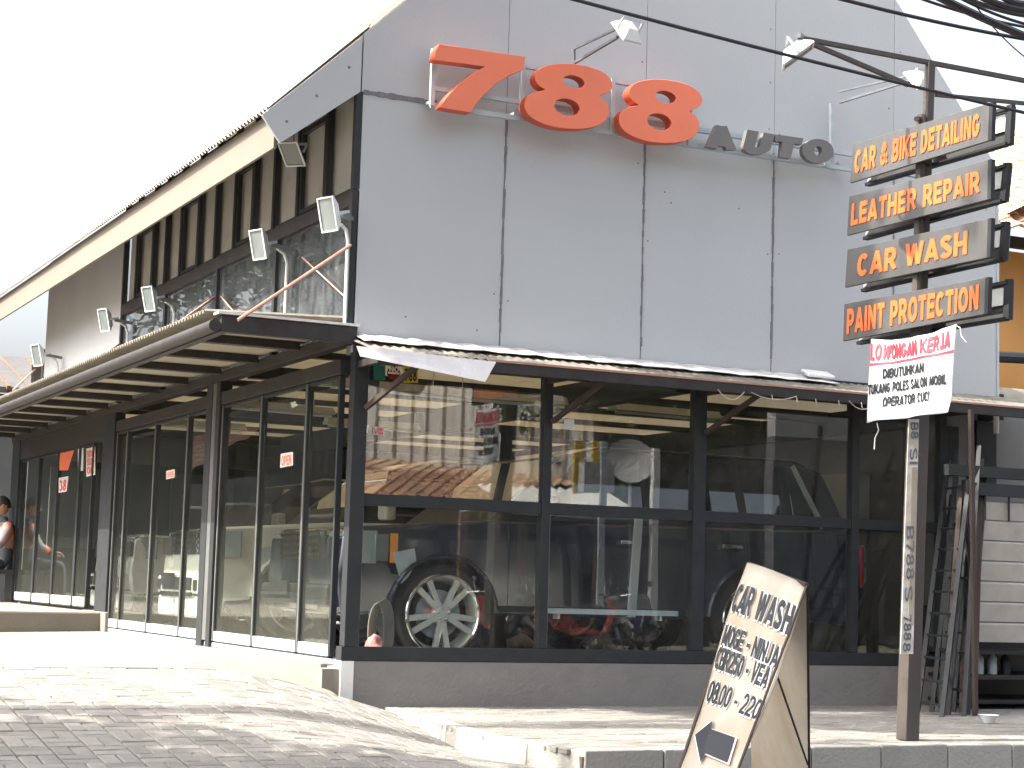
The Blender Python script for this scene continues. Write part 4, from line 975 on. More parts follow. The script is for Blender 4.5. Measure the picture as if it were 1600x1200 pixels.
    for s_ in (0, 1):
        a, c = (.10, .48) if not s_ else (Wd - .48, Wd - .10)
        mm = MB(); mm.hexa([P(.035, a + (.06 if not s_ else 0), .77), P(.035, c - (.06 if s_ else 0), .77), P(.3, c, .77), P(.3, a, .77), P(.06, a + (.06 if not s_ else 0), 1.02), P(.06, c - (.06 if s_ else 0), 1.02), P(.3, c, 1.03), P(.3, a, 1.03)])
        for v in mm.v:
            if v.x - o.x > .2: v.y = o.y + (.03 if not s_ else Wd - .03) if (v.y - o.y < .2 or v.y - o.y > Wd - .2) else v.y
        mm.build('headlight', M['lens'], t, bevel=.01)
        if amber:
            yy = -.012 if not s_ else Wd + .002
            MB().box(P(.40, yy + (.016 if not s_ else -.016), .78), P(.46, yy + (.03 if not s_ else 0), 1.01)).build('marker_light', M['amber'], t)
            MB().box(P(.28, .02 if not s_ else Wd - .06, .79), P(.39, .06 if not s_ else Wd - .01, 1.0)).build('headlight', M['lens'], t, bevel=.005)
    MB().box(P(-.05, .2, .42), P(.1, Wd - .2, .60)).build('bumper', M['blackp'] if amber else paint, t, bevel=.03)
    MB().box(P(-.06, .35, .40), P(-.045, Wd - .35, .44)).build('bumper_trim', M['chrome'], t)
    if not amber:
        MB().box(P(-.056, .42, .46), P(-.051, Wd - .42, .58)).build('bumper_intake', M['blackp'], t)
        MB().box(P(-.04, .22, .20), P(.1, Wd - .22, .415)).build('bumper_skirt', paint, t, bevel=.03)
        MB().box(P(-.058, .24, .46), P(-.053, .36, .56)).build('fog_light', M['blackp'], t)
        MB().box(P(-.058, Wd - .36, .46), P(-.053, Wd - .24, .56)).build('fog_light', M['blackp'], t)
        for a, c in ((.13, .44), (Wd - .44, Wd - .13)): MB().box(P(.01, a, .80), P(.034, c, .97)).build('headlight_mask', M['black'], t)
    pl = MB().box(P(-.075, Wd / 2 + .05, .50), P(-.062, Wd / 2 + .50, .62)).build('licence_plate', M['black'], t)
    # flank
    tr_ = MB(); tr_.box(P(1.35, -.012, .42), P(3.25, .01, .47)); tr_.build('side_trim', M['blackp'] if amber else paint, t)
    for x in (2.45, 3.45): MB().box(P(x, -.022, 1.0), P(x + .2, .02, 1.035)).build('door_handle', M['chrome'], t, bevel=.006)
    ln = MB()
    for x in (1.42, 2.75, 3.72): ln.box(P(x, -.0025, .47), P(x + .008, .02, 1.12))
    ln.build('door_gaps', M['blackp'], t)
    mr = MB(); mr.box(P(1.62, -.24, 1.18), P(1.74, -.02, 1.36)); mr.build('wing_mirror', paint, t, bevel=.03)
    MB().prism([P(.42, -.0025, .86), P(.60, -.0025, .90), P(.62, -.0025, .80), P(.56, -.0025, .68), P(.50, -.0025, .62)], (0, .01, 0)).build('side_vent', M['galv'], t)
    MB().box(P(4.90, -.01, .70), P(4.935, .2, 1.08)).build('tail_light', M['red'], t, bevel=.008)
    MB().box(P(4.94, .0, .74), P(4.965, .2, .88)).build('reversing_light', M['lens'], t, bevel=.008)
    MB().box(P(4.94, .0, .92), P(4.965, .2, 1.06)).build('reversing_light', M['lens'], t, bevel=.008)
    # arch lips
    for cx in (fx, rx):
        al = MB(); pts = [P(cx + (rw + .075) * math.cos(a), -.012, rw + (rw + .075) * math.sin(a)) for a in [math.pi * (i + .3) / 14.6 for i in range(15)]]
        al.tube(pts, .02, 6); al.build('arch_lip', paint, t, smooth=True)
        MB().lathe(P(cx, .32, rw), (0, 1, 0), [(rw + .05, -.28), (rw + .05, 0), (0, 0)], 24).build('wheel_well', M['blackp'], t)
        wheel(t, P(cx, .10, rw), rw, rimr, -1, spokes, mt=rimmat, split=split)
        wheel(t, P(cx, Wd - .12, rw), rw, rimr, 1, spokes, mt=rimmat, split=split)
    return t
suv('dark navy SUV with big split spoke chrome wheels right behind the shop window', (.37, .98, -.07), M['navy'])
MATS['rimdark'] = None
M['goldrim'] = mat('pale_gold_alloy', (.42, .40, .32), .4, .6, (.34, .32, .25), 9)
suv('white SUV nosing up to the folding doors, lit on its bumper by the sun', (.28, 4.15, -.03), M['carwhite'], Wd=1.85, rimr=.29, amber=False, spokes=8, rimmat='goldrim', split=False)
suv('pale grey car deep inside the workshop behind the white SUV', (.6, 8.3, -.03), M['cargrey'], rimr=.27, amber=False, spokes=7, split=False, hood=.92)

# ================================================================ small things inside / on the glass
def sticker(q, ax, val, m_, label, name='sticker', cat='sticker', th=.002):
    P = [pix(x, y, ax, val) for x, y in q]; off = (0, -th, 0) if ax == 'y' else (-th, 0, 0)
    return tag(MB().prism(P, off).build(name, m_), label, cat)
def glasssign(q, ax, val, m_, label, txt=None, tm=None, rows=1, cat='sticker', name='window_sticker'):
    t = thing(name, label, cat, pix(*q[0], ax, val)); P = [pix(x, y, ax, val) for x, y in q]; d = Vector((0, -1, 0)) if ax == 'y' else Vector((-1, 0, 0))
    b0 = MB().prism(P, d * .002).build('card', m_, t)
    if txt:
        L_ = txt if isinstance(txt, list) else [txt]; nn = len(L_)
        for i, s in enumerate(L_):
            lo = .08 + (nn - 1 - i) * .88 / nn; hi = lo + .74 / nn
            textquad(s, P[0], P[1], P[2], P[3], .001, tm, t, bold=.03, out=d, gap=.003, uv=(.1, .9, lo, hi))
    return t
glasssign([(438, 731), (458, 727), (458, 706), (439, 709)], 'x', -.008, M['whiteplastic'], 'white card with orange OPEN lettering on the folding door glass', ['OPEN'], M['orange'])
glasssign([(260, 749), (273, 746), (273, 733), (260, 736)], 'x', -.008, M['whiteplastic'], 'small orange and white card on the middle door glass', ['OPEN'], M['orange'])
glasssign([(584, 594), (602, 594), (602, 571), (583, 569)], 'y', -.008, M['green'], 'green square sticker at the top of the corner window')
t = thing('window_sticker', 'round red warning sticker at the top of the corner window', 'sticker', pix(615, 583, 'y', -.008))
cc = pix(615, 583, 'y', -.01); MB().lathe(cc, (0, -1, 0), [(0, .002), (.052, .002), (.052, 0)], 28).build('disc', M['redpaint'], t)
textquad('NO', *[pix(x, y, 'y', -.013) for x, y in ((608, 580), (623, 582), (623, 574), (608, 572))], .001, M['white'], t, out=(0, -1, 0)); MB().box(cc + Vector((-.045, -.005, -.006)), cc + Vector((.045, -.003, .006))).build('band', M['white'], t)
glasssign([(630, 598), (653, 598), (653, 572), (630, 571)], 'y', -.008, M['yellow'], 'square yellow sticker with blue middle on the corner window', ['788'], M['bluegrey'])
glasssign([(562, 674), (574, 676), (576, 664), (562, 663)], 'y', -.045 + .0, M['whiteplastic'], 'small white round badge hanging by the corner post')
glasssign([(583, 679), (600, 681), (600, 668), (583, 666)], 'y', -.008, M['paper'], 'small LINE promotional sticker on the corner window', ['LINE', '@788'], M['redprint'])
glasssign([(881, 669), (897, 669), (897, 655), (881, 655)], 'y', -.008, M['whiteplastic'], 'blank white card high on the second window')
glasssign([(93, 735), (106, 735), (118, 696), (93, 698)], 'x', -.008, M['orange'], 'orange pennant shaped decal on the rear door glass')
glasssign([(122, 737), (130, 735), (131, 683), (122, 686)], 'x', -.008, M['whiteplastic'], 'tall white strip notice on the rear door glass')
glasssign([(135, 745), (149, 742), (149, 698), (135, 701)], 'x', -.008, M['paper'], 'patch of red and white brand stickers on the rear door glass', ['9DM', 'SUZU', 'OIL'], M['redprint'])
glasssign([(92, 770), (104, 768), (107, 744), (92, 747)], 'x', -.008, M['whiteplastic'], 'white card with red figures low on the rear door glass', ['38'], M['redprint'])
# fluorescent fittings
fl0 = None
for k, (x, y, rz) in enumerate(((1.1, 1.9, .1), (.9, 4.3, .15), (2.2, 2.0, .0), (3.9, 2.1, .1), (2.4, 5.4, .0), (.8, 6.8, .1))):
    labs = ['unlit strip light under the ceiling by the corner window', 'unlit strip light behind the second door group', 'unlit strip light just behind the drooping silver sheet', 'unlit strip light above the rear of the navy SUV', 'unlit strip light past the middle column', 'unlit strip light above the white SUV']
    if fl0 is None:
        t = thing('strip_light', labs[k], 'ceiling light', (x, y, 2.16), 'hanging strip lights', rz=1e-9)
        ORG[t.name] = Vector(); m_ = MB(); m_.hexa([(-.6, -.09, 0), (.6, -.09, 0), (.6, .09, 0), (-.6, .09, 0), (-.6, -.03, .07), (.6, -.03, .07), (.6, .03, .07), (-.6, .03, .07)]); m_.build('reflector', M['corr'], t)
        tb = MB(); tb.tube([(-.58, -.03, -.015), (.58, -.03, -.015)], .013, 8); tb.build('tube', M['white'], t, smooth=True)
        hg = MB(); hg.tube([(-.4, 0, .07), (-.4, 0, .2)], .004, 5); hg.tube([(.4, 0, .07), (.4, 0, .2)], .004, 5); hg.build('hanger', M['galv'], t); fl0 = t
    else:
        t = copy_tree(fl0); t['label'] = labs[k]
    at(t, (x, y, 2.16), rz)
# pink cloth bundle, coiled hose, workshop clutter near the window
def blob(name, c, r, m_, label, cat, sq=(1, 1, 1), seed=0, sub=3):
    bm = bmesh.new(); bmesh.ops.create_icosphere(bm, subdivisions=sub, radius=1)
    for v in bm.verts:
        nn = noise.noise(v.co * 1.7 + Vector((seed, 3, 1))) * .45 + noise.noise(v.co * 4 + Vector((seed, 1, 7))) * .2
        v.co = Vector((v.co.x * sq[0], v.co.y * sq[1], v.co.z * sq[2])) * r * (1 + nn)
    me = bpy.data.meshes.new(name); bm.to_mesh(me); bm.free(); me.materials.append(m_)
    for p in me.polygons: p.use_smooth = True
    o = bpy.data.objects.new(name, me); col.objects.link(o); o.location = c; return tag(o, label, cat)
p = pix(587, 985, 'y', .35); blob('cloth_bundle', (p.x, .35, .06), .085, M['pink'], 'crumpled pink cloth on the floor behind the corner window', 'cloth', (.8, .8, 1.3), 3)
p = pix(578, 1006, 'y', .28); blob('cloth_bundle', (p.x, .24, .02), .05, M['pink'], 'small pink rag on the floor at the corner window', 'cloth', (.8, .8, .9), 9)
hc = thing('coiled_hose', 'grey coiled air hose standing on end by the front wheel', 'hose', (.5, .45, -.03))
m_ = MB()
for k in range(9):
    rr_ = .20 + .004 * k; m_.tube([(.45 + .02 * k * .6 + rr_ * .32 * math.cos(a), .42 + .01 * k, .20 + rr_ * math.sin(a)) for a in [2 * math.pi * i / 20 for i in range(21)]], .008, 5)
m_.build('coil', M['sheet'], hc, smooth=True)
bx = thing('workbench', 'low brown wooden bench in the workshop past the SUV', 'bench', (4.3, 6.5, -.03)); 
for a, c in (((3.9, 6.4, .75), (5.6, 7.0, .80)),): MB().box(a, c).build('top', M['rust'], bx)
for x in (3.95, 5.5):
    for y in (6.45, 6.95): MB().box((x, y - .03, -.03), (x + .05, y + .02, .75)).build('leg', M['rust'], bx)
cab = thing('steel_cabinet', 'grey steel cabinet against the inside wall at the right window', 'cabinet', (5.9, 2.4, -.03))
MB().box((5.5, 3.2, -.03), (6.6, 3.7, 1.75)).build('carcass', M['inmid'], cab, bevel=.01); MB().box((6.04, 3.18, .02), (6.055, 3.198, 1.7)).build('door_gap', M['blackp'], cab)
for x in (5.98, 6.09): MB().box((x, 3.16, .85), (x + .015, 3.195, 1.0)).build('handle', M['chrome'], cab)
# white board leaning and red clad box in the second bay
lb = tag(MB().bar((2.62, .42, .34), (2.60, .30, 1.13), .07, .02, up=(0, 1, 0)).build('timber_batten', M['inlight']), 'pale upright timber batten leaning inside the third window bay', 'batten')
# stretched film / white shelf strip
sh = thing('window_shelf', 'thin grey shelf strip low behind the second window', 'shelf', (2.2, .12, .38)); MB().box((1.66, .10, .36), (2.86, .2, .40)).build('board', M['galv'], sh)
for x in (1.8, 2.7): MB().box((x, .11, .32), (x + .02, .19, .358)).build('bracket', M['galv'], sh)
sh2 = MB();
# ================================================================ RIGHT SIDE CLUTTER
def ladder(p0, p1, w_, rungs, label, name='leaning_gate', cat='gate', m_='frame'):
    """leaning rectangular steel frame: p0 foot, p1 head (centre line), w_ vector across"""
    t = thing(name, label, cat, p0, 'steel frames leaning beside the shop window'); p0 = Vector(p0); p1 = Vector(p1); w_ = Vector(w_)
    for s_ in (-.5, .5): MB().bar(p0 + w_ * s_, p1 + w_ * s_, .035, .035).build('upright', M[m_], t)
    for k in range(rungs): q = p0.lerp(p1, (k + .5) / rungs); MB().bar(q - w_ * .5, q + w_ * .5, .018).build('rung', M[m_], t)
    return t
ladder(pix(1452, 1118, 'y', -1.0), pix(1500, 715, 'y', -.3), Vector((.13, .45, 0)), 12, 'leaning black frame with many rungs, nearest the window')
ladder(pix(1487, 1122, 'y', -1.0), pix(1512, 700, 'y', -.35), Vector((.10, .4, 0)), 5, 'leaning dark frame in the middle of the stack of frames')
ladder(pix(1512, 1125, 'y', -1.0), pix(1524, 720, 'y', -.35), Vector((.12, .3, 0)), 3, 'leaning dark frame next to the corrugated shutter', m_='rust')
ladder(pix(1468, 1120, 'y', -.9), pix(1508, 725, 'y', -.25), Vector((.05, .25, 0)), 2, 'narrow leaning black frame behind the many-runged one')
ladder(pix(1476, 1122, 'y', -1.05), pix(1503, 760, 'y', -.5), Vector((.10, .1, 0)), 3, 'shorter leaning black frame in front of the stack', m_='rust')
ladder(pix(1500, 1122, 'y', -.9), pix(1530, 735, 'y', -.45), Vector((.03, .2, 0)), 2, 'thin leaning black frame just left of the canopy prop')
b = MB(); b.bar(pix(1524, 1115, 'y', -1.2), pix(1517, 640, 'y', -1.0), .032); tag(b.build('prop_pole', M['rust']), 'slim rusty prop holding up the end of the front canopy', 'pole')
# corrugated shutter of slats
shp = thing('slatted_shutter', 'pale corrugated shutter sheet hung in a black frame at the right edge', 'shutter', (5.5, -.6, .2))
for k in range(7):
    z0 = .22 + k * .165
    P = [Vector((5.25 + .01 * k, -.6, z0)), Vector((6.35, -.6, z0)), Vector((6.35, -.615, z0 + .14)), Vector((5.25 + .01 * k, -.615, z0 + .14)), Vector((6.35, -.585, z0 + .158)), Vector((5.25 + .01 * k, -.585, z0 + .158))]
    MB().poly(P, [(0, 1, 2, 3), (3, 2, 4, 5)]).build('slat', M['corr'], shp)
MB().box((4.93, -.63, 1.55), (6.6, -.56, 1.64)).build('head_beam', M['frame'], shp); MB().box((5.12, -.66, 1.40), (6.6, -.60, 1.50)).build('head_beam', M['frame'], shp)
for x in (5.3, 5.55, 5.8, 6.1): MB().tube([(x, -.63, 1.5), (x, -.63, 1.2)], .01, 5).build('hanger', M['frame'], shp)
MB().box((5.1, -.66, -.3), (5.17, -.58, 1.52)).build('jamb', M['frame'], shp)
# dark lower rack
rk = thing('dark_rack', 'low black metal rack under the shutter', 'rack', (5.8, -.3, -.33))
for z in (-.28, -.08, .12): MB().box((5.2, -.5, z), (6.6, .2, z + .03)).build('shelf', M['blackp'], rk)
MB().box((5.15, .2, -.33), (6.7, .26, .5)).build('back', M['blackp'], rk)
for k, (x, c_) in enumerate(((5.35, 'redprint'), (5.52, 'galv'), (5.66, 'galv'), (5.80, 'bluegrey'))):
    bt = MB(); bt.lathe((x, -.3, -.05), (0, 0, 1), [(0, 0), (.04, 0), (.04, .13), (.015, .16), (.015, .19), (0, .19)], 12)
    tag(bt.build('bottle', M[c_], smooth=True), ['red bottle, leftmost on the dark rack', 'grey bottle beside the red one on the dark rack', 'grey bottle next to the dark bottle on the rack', 'dark bottle, rightmost on the dark rack'][k], 'bottle')
pb_ = pix(1545, 1127, 'z', -.31)
bw = MB(); bw.lathe((pb_.x, pb_.y, -.322), (0, 0, 1), [(0, 0), (.035, 0), (.04, .012), (.072, .055), (.074, .058), (.068, .055), (.036, .018), (0, .015)], 24)
tag(bw.build('bowl', M['whiteplastic'], smooth=True), 'small white bowl standing on the pavement near the canopy prop', 'bowl')
em = thing('electric_meter', 'electric meter box with a black cable loop on the pale wall right of the window', 'meter', (5.47, .3, 1.5))
for a, c, mm in (((5.44, .22, 1.75), (5.58, .315, 2.02), 'inlight'), ((5.44, .2, 1.60), (5.56, .315, 1.72), 'whiteplastic'), ((5.46, .2, 1.28), (5.60, .315, 1.5), 'paper')): MB().box(a, c).build('box', M[mm], em, bevel=.01)
MB().tube([(5.44 + .2 * t, .2, 1.45 - 1.6 * t * (1 - t)) for t in [i / 12 for i in range(13)]], .014, 6).build('cable', M['cable'], em, smooth=True)

# neighbouring houses on the right
def tiles(p0, p1, p2, p3, nx_, ny_, m_, parent, name='tile', stuff=True):
    """overlapping pantiles over the slope p0,p1 (eave) p3,p2 (ridge)"""
    p0, p1, p2, p3 = map(Vector, (p0, p1, p2, p3)); n_ = (p1 - p0).cross(p3 - p0).normalized(); n_ = n_ if n_.z > 0 else -n_
    mb = MB()
    for j in range(ny_):
        for i in range(nx_):
            def Q(a, c): return (p0.lerp(p1, a)).lerp(p3.lerp(p2, a), c)
            seg = 4; off = []
            b0 = len(mb.v)
            for s_ in range(seg + 1):
                a = (i + s_ / seg * 1.02) / nx_; h = .03 * math.sin(math.pi * 2 * s_ / seg) + random.uniform(-.004, .004)
                mb.v += [Q(a, j / ny_) + n_ * (h + .035), Q(a, min(1, (j + 1.15) / ny_)) + n_ * h, Q(a, j / ny_) + n_ * (h + .01)]
            for s_ in range(seg):
                a = b0 + s_ * 3; mb.f += [[a, a + 3, a + 4, a + 1], [a, a + 2, a + 5, a + 3]]
    o = mb.build(name, m_, parent, kind='stuff' if stuff else None); return o
oh = thing('ochre_house', 'ochre rendered house with a pale tiled roof beyond the gable wall', 'house', (10, 4, -.4))
MB().box((8.2, 3.0, 2.62), (16, 12, 4.35)).build('wall', M['orwall'], oh)
MB().box((8.2, 3.1, -.5), (16, 12, 2.60)).build('lower_wall', M['inlight'], oh)
tiles((8.0, 2.5, 4.42), (8.0, 12, 4.42), (12, 12, 6.9), (12, 2.5, 6.9), 38, 14, M['tilepale'], oh, 'roof_tiles')
tiles((16, 2.2, 4.40), (8.0, 2.2, 4.40), (9.6, 7, 6.7), (16, 7, 6.7), 32, 16, M['tilepale'], oh, 'roof_tiles')
MB().box((8.1, 2.6, 4.3), (16, 2.68, 4.42)).build('eaves_board', M['brown'], oh)
MB().tube([(7.6, 2.4, 3.05), (16, 2.4, 3.4)], .06, 8).build('gutter', M['frame'], oh)
dp = tag(MB().tube([(6.05, .1, 2.0), (6.05, .1, 4.2)], .025, 10).build('downpipe', M['white'], smooth=True), 'white downpipe running up the right edge of the gable wall', 'pipe')
dw = thing('grey_outhouse', 'grey lean-to wall behind the leaning frames at the right edge', 'outbuilding', (7.5, 1.5, -.35))
MB().box((6.42, .46, -.4), (9, .6, 2.15)).build('wall', M['inmid'], dw); MB().prism([(5.95, .5, 2.2), (9, .5, 2.25), (9, 1.5, 2.6), (5.95, 1.5, 2.6)], (0, 0, .02)).build('roof_sheet', M['sheet'], dw)
MB().box((6.0, .45, 2.12), (9, .52, 2.19)).build('eaves_beam', M['brown'], dw)

# ================================================================ LEFT BACKGROUND
lb_ = thing('dark_roofed_shed', 'old shed with a sagging dark roof beyond the far end of the side canopy', 'shed', (1, 26, -.4))
MB().box((-6, 25, -.4), (5, 31, 4.1)).build('wall', M['inwall'], lb_)
MB().prism([(-7, 24.4, 4.0), (6, 24.4, 4.1), (6, 28, 5.12), (-7, 28, 5.05)], (0, 0, .12)).build('roof', M['darkroof'], lb_)
ra = MB()
for k in range(14): ra.bar((-2 + k * .45, 24.3, 4.15 + .03 * math.sin(k)), (-2 + k * .45 + random.uniform(-.2, .2), 27.8, 5.15), .08)
ra.build('roof_batten', M['bark'], lb_)
def tree(name, label, base, h, crown, n_leaf, leaf=.16, group=None, seed=1):
    rnd = random.Random(seed); t = thing(name, label, 'tree', base, group); b0 = Vector(base)
    c = Vector(crown[:3]); rx, ry, rz = crown[3:]
    m_ = MB(); m_.tube([b0, b0.lerp(c, .5) + Vector((.1, .05, 0)), c], [.17, .13, .08], 9)
    limbs = []
    for k in range(9):
        a = rnd.uniform(0, 6.28); e = c + Vector((math.cos(a) * rx * .7, math.sin(a) * ry * .7, rnd.uniform(-.2, .7) * rz)); s_ = b0.lerp(c, rnd.uniform(.45, .95)); m_.tube([s_, s_.lerp(e, .5) + Vector((0, 0, .15)), e], [.07, .045, .015], 6); limbs.append(e)
    m_.build('trunk', M['bark'], t, smooth=True)
    cl_ = MB(); cents = [c + Vector((rnd.gauss(0, .42) * rx, rnd.gauss(0, .42) * ry, rnd.gauss(0, .42) * rz)) for _ in range(46)] + limbs
    for k in range(n_leaf):
        q = rnd.choice(cents) + Vector((rnd.gauss(0, .2) * rx * .8, rnd.gauss(0, .2) * ry * .8, rnd.gauss(0, .2) * rz * .8))
        d = Vector((rnd.uniform(-1, 1), rnd.uniform(-1, 1), rnd.uniform(-.7, .4))).normalized(); s_ = d.cross(Vector((rnd.uniform(-1, 1), rnd.uniform(-1, 1), 1))).normalized(); l = leaf * rnd.uniform(.7, 1.4)
        cl_.poly([q, q + d * l * .5 + s_ * l * .24, q + d * l, q + d * l * .5 - s_ * l * .24], [(0, 1, 2, 3)])
    cl_.build('crown', M['leaf'], t); return t
tree('street_tree', 'leafy street tree shading the driveway', (-9.6, -5.2, -.6), 7, (-8.2, -4.85, 6.6, 3.0, 2.5, 1.7), 30000, .27, seed=3)
tree('street_tree', 'tall spreading street tree over the pavement', (-9.4, -3.2, -.6), 9, (-5.6, -5.0, 9.4, 4.2, 1.9, 1.4), 22000, .27, seed=11)
tree('street_tree', 'high narrow street tree crown left of the gable', (-9.0, -1.6, -.6), 9, (-3.3, -1.2, 9.3, 1.8, .95, .9), 14000, .24, seed=21)
tree('street_tree', 'leafy tree across the side yard', (-7.5, 19, -.4), 8, (-7, 19, 6.5, 3.4, 4.5, 2.6), 12000, .26, seed=5)
# neighbour over the side yard (seen in the door glass)
nh = thing('yard_house', 'low grey house with red tiles across the side yard', 'house', (-12, 22, -.4))
MB().box((-16, 10, -.4), (-9.5, 62, 3.1)).build('wall', M['darkroof'], nh); tiles((-9.0, 38, 3.0), (-9.0, 52, 3.0), (-12.5, 52, 5.4), (-12.5, 38, 5.4), 40, 12, M['tile'], nh, 'roof_tiles')
MB().box((-16, 10, 3.1), (-12, 62, 7.5)).build('upper_wall', M['darkroof'], nh)  # dark upper wall added to block sky reflected in the door glass
for y0, y1, z0, z1 in ((17, 20, 2.2, 2.55), (21, 25, 1.9, 2.5), (27.5, 28.2, .2, 2.4), (30, 34, 2.3, 2.6)): MB().box((-9.49, y0, z0), (-8.6, y1, z0 + .06)).build('awning', M['white'], nh); MB().box((-9.49, y0, z0 - .5), (-9.45, y1, z0)).build('fascia', M['inlight'], nh)
for k in range(5): MB().box((-9.49, 13 + k * 4, .3), (-9.44, 15 + k * 4, 1.8)).build('window', M['frame'], nh)

# ================================================================ ACROSS THE STREET (seen reflected)
ra_ = thing('facing_house', 'tile roofed house with a white sheet wall across the street', 'house', (9, -20, -.6))
MB().prism([(4.6, -28.1, -.6), (13.6, -21.3, -.6), (13.6, -21.3, 4.7), (4.6, -28.1, 5.1)], (.12, -.16, 0)).build('upper_wall', M['white'], ra_)
fl = MB()
for k in range(30): fl.bar((4.7 + k * .3, -28.0 + k * .227, 1.5), (4.7 + k * .3, -28.0 + k * .227, 4.9), .05)
fl.build('wall_rib', M['paper'], ra_)
tiles((11.6, -17.2, 2.0), (3.0, -17.2, 2.0), (3.0, -20.5, 2.75), (11.6, -20.5, 2.75), 32, 8, M['tile'], ra_, 'roof_tiles')
tiles((13.5, -20.3, 2.6), (3.0, -20.3, 2.6), (3.0, -23.9, 3.15), (13.5, -23.9, 3.15), 38, 8, M['tilepale'], ra_, 'roof_tiles')
MB().box((3, -20, -.6), (11.6, -17.8, 1.95)).build('shop_front', M['darkroof'], ra_)
MB().box((11.61, -21, -.6), (16, -20.5, 2.5)).build('side_wall', M['darkroof'], ra_)
MB().box((4, -17.78, -.5), (6, -17.7, 1.6)).build('door', M['rust'], ra_); MB().box((10.5, -17.78, .2), (13, -17.7, 1.6)).build('window', M['bluegrey'], ra_)
corrugated((9.0, -15.6, 1.85), (11.6, -15.6, 1.85), (11.6, -17.1, 2.35), (9.0, -17.1, 2.35), amp=.04, wl=.2).build('awning', M['white'], ra_, smooth=True)
wl = thing('garden_wall', 'cream rendered parapet with a hedge above it across the street', 'wall', (15, -17, -.6)); MB().box((16.1, -18.6, 3.7), (18.2, -18.3, 4.35)).build('parapet', M['inlight'], wl); MB().box((16.1, -18.62, -.6), (18.2, -18.31, 3.69)).build('wall', M['inwall'], wl)
tree('garden_tree', 'dense green tree over the garden wall across the street', (15, -22, -.6), 6, (15.5, -21.5, 4.3, 2.6, 1.5, 1.3), 9000, .22, seed=8)
tb_ = thing('sky_screen_block', 'tall dark block added across the street to keep sky out of the shop glass', 'building', (20, -34, -.6))  # unseen dark mass added to block sky in the shop window reflections
MB().box((-6, -40, -.9), (60, -34, 13)).build('wall', M['darkroof'], tb_)
for k in range(12):
    MB().box((-2 + k * 5, -33.99, 5.5), (0 + k * 5, -33.9, 7.2)).build('window', M['bluegrey'], tb_)
def scooter(label, loc, rz, paint, group=None):
    t = thing('scooter', label, 'motor scooter', loc, group, rz=rz); ORG[t.name] = Vector()
    for x in (.0, 1.22):
        w1 = MB(); w1.lathe((x, 0, .27), (0, 1, 0), [(.2, -.045), (.26, -.04), (.275, 0), (.26, .04), (.2, .045)], 24); wb = w1.build('wheel', M['rubber'], t, smooth=True)
        r_ = MB(); r_.lathe((x, 0, .27), (0, 1, 0), [(.205, -.03), (.205, .03)], 24)
        for k in range(6): a = k * math.pi / 3; r_.bar((x, 0, .27), (x + .2 * math.cos(a), 0, .27 + .2 * math.sin(a)), .03)
        r_.build('rim', M['chrome'], wb)
    MB().tube([(0, 0, .27), (.12, 0, .62), (.2, 0, .98)], .035, 8).build('fork', M['chrome'], t)
    fd = MB(); fd.tube([(-.22, 0, .46), (-.08, 0, .58), (.1, 0, .56), (.2, 0, .40)], [.04, .075, .075, .04], 8); fd.build('front_fender', M['white'], t, smooth=True)
    sh_ = MB(); sh_.prism([(.10, -.16, .95), (.02, -.17, .70), (.22, -.19, .34), (.30, -.16, .36), (.18, -.14, .72), (.2, -.12, .97)], (0, .32, 0)); sh_.build('leg_shield', paint, t, bevel=.03)
    bd = MB(); bd.prism([(.28, -.13, .30), (.70, -.15, .30), (1.05, -.16, .42), (1.5, -.1, .66), (1.42, -.1, .74), (.85, -.15, .70), (.68, -.13, .45), (.3, -.13, .38)], (0, .28, 0)); bd.build('body', paint, t, bevel=.04)
    st_ = MB(); st_.prism([(.72, -.13, .72), (1.45, -.1, .77), (1.4, -.1, .84), (1.0, -.12, .80), (.75, -.12, .79)], (0, .25, 0)); st_.build('seat', M['blackp'], t, bevel=.03)
    hb = MB(); hb.tube([(.3, -.34, 1.0), (.2, -.15, 1.03), (.2, .15, 1.03), (.3, .34, 1.0)], .014, 7); hb.build('handlebar', M['chrome'], t)
    hd = MB(); hd.lathe((.1, 0, .93), (-1, 0, 0), [(0, .09), (.07, .08), (.085, .02), (.06, -.04)], 18); hd.build('headlight', M['lens'], t, smooth=True)
    for s_ in (-1, 1):
        m1 = MB(); m1.tube([(.22, .2 * s_, 1.03), (.2, .26 * s_, 1.18)], .006, 6); m1.lathe((.2, .27 * s_, 1.22), (-1, 0, .1), [(0, .015), (.05, .01), (.052, -.01), (0, -.02)], 16); m1.build('mirror', M['chrome'], t)
    return t
scooter('red and white scooter parked across the street facing the showroom', (10.3, -14.2, -.55), R_(200), M['redpaint'])
scooter('dark scooter parked across the street beside the red and white one', (8.4, -14.0, -.55), R_(185), M['blackp'])

def mp(px, py, Y): p = pix(px, py, 'y', Y); return Vector((p.x, -Y, p.z))
stl = thing('street_stall', 'wooden street stall with a brown front board and yellow cloths across the street', 'stall', mp(860, 1000, 15.6))
for px in (722, 812, 932): MB().box(mp(px, 800, 15.5) - Vector((.05, 0, 0)), mp(px, 1050, 15.4) + Vector((.05, 0, 0))).build('post', M['wood'], stl)
MB().box(mp(745, 915, 15.45), mp(985, 948, 15.3)).build('front_board', M['rust'], stl)
MB().box(mp(720, 800, 15.6), mp(1010, 806, 15.2)).build('beam', M['galv'], stl)
MB().box(mp(905, 725, 15.6), mp(960, 770, 15.4)).build('grey_panel', M['inlight'], stl)
for a in ((897, 690, 910, 770), (925, 690, 938, 740)): MB().box(mp(a[0], a[1], 15.7), mp(a[2], a[3], 15.65)).build('cloth', M['yellow'], stl)
MB().box(mp(1015, 700, 15.3), mp(1024, 980, 15.2)).build('pale_post', M['white'], stl)
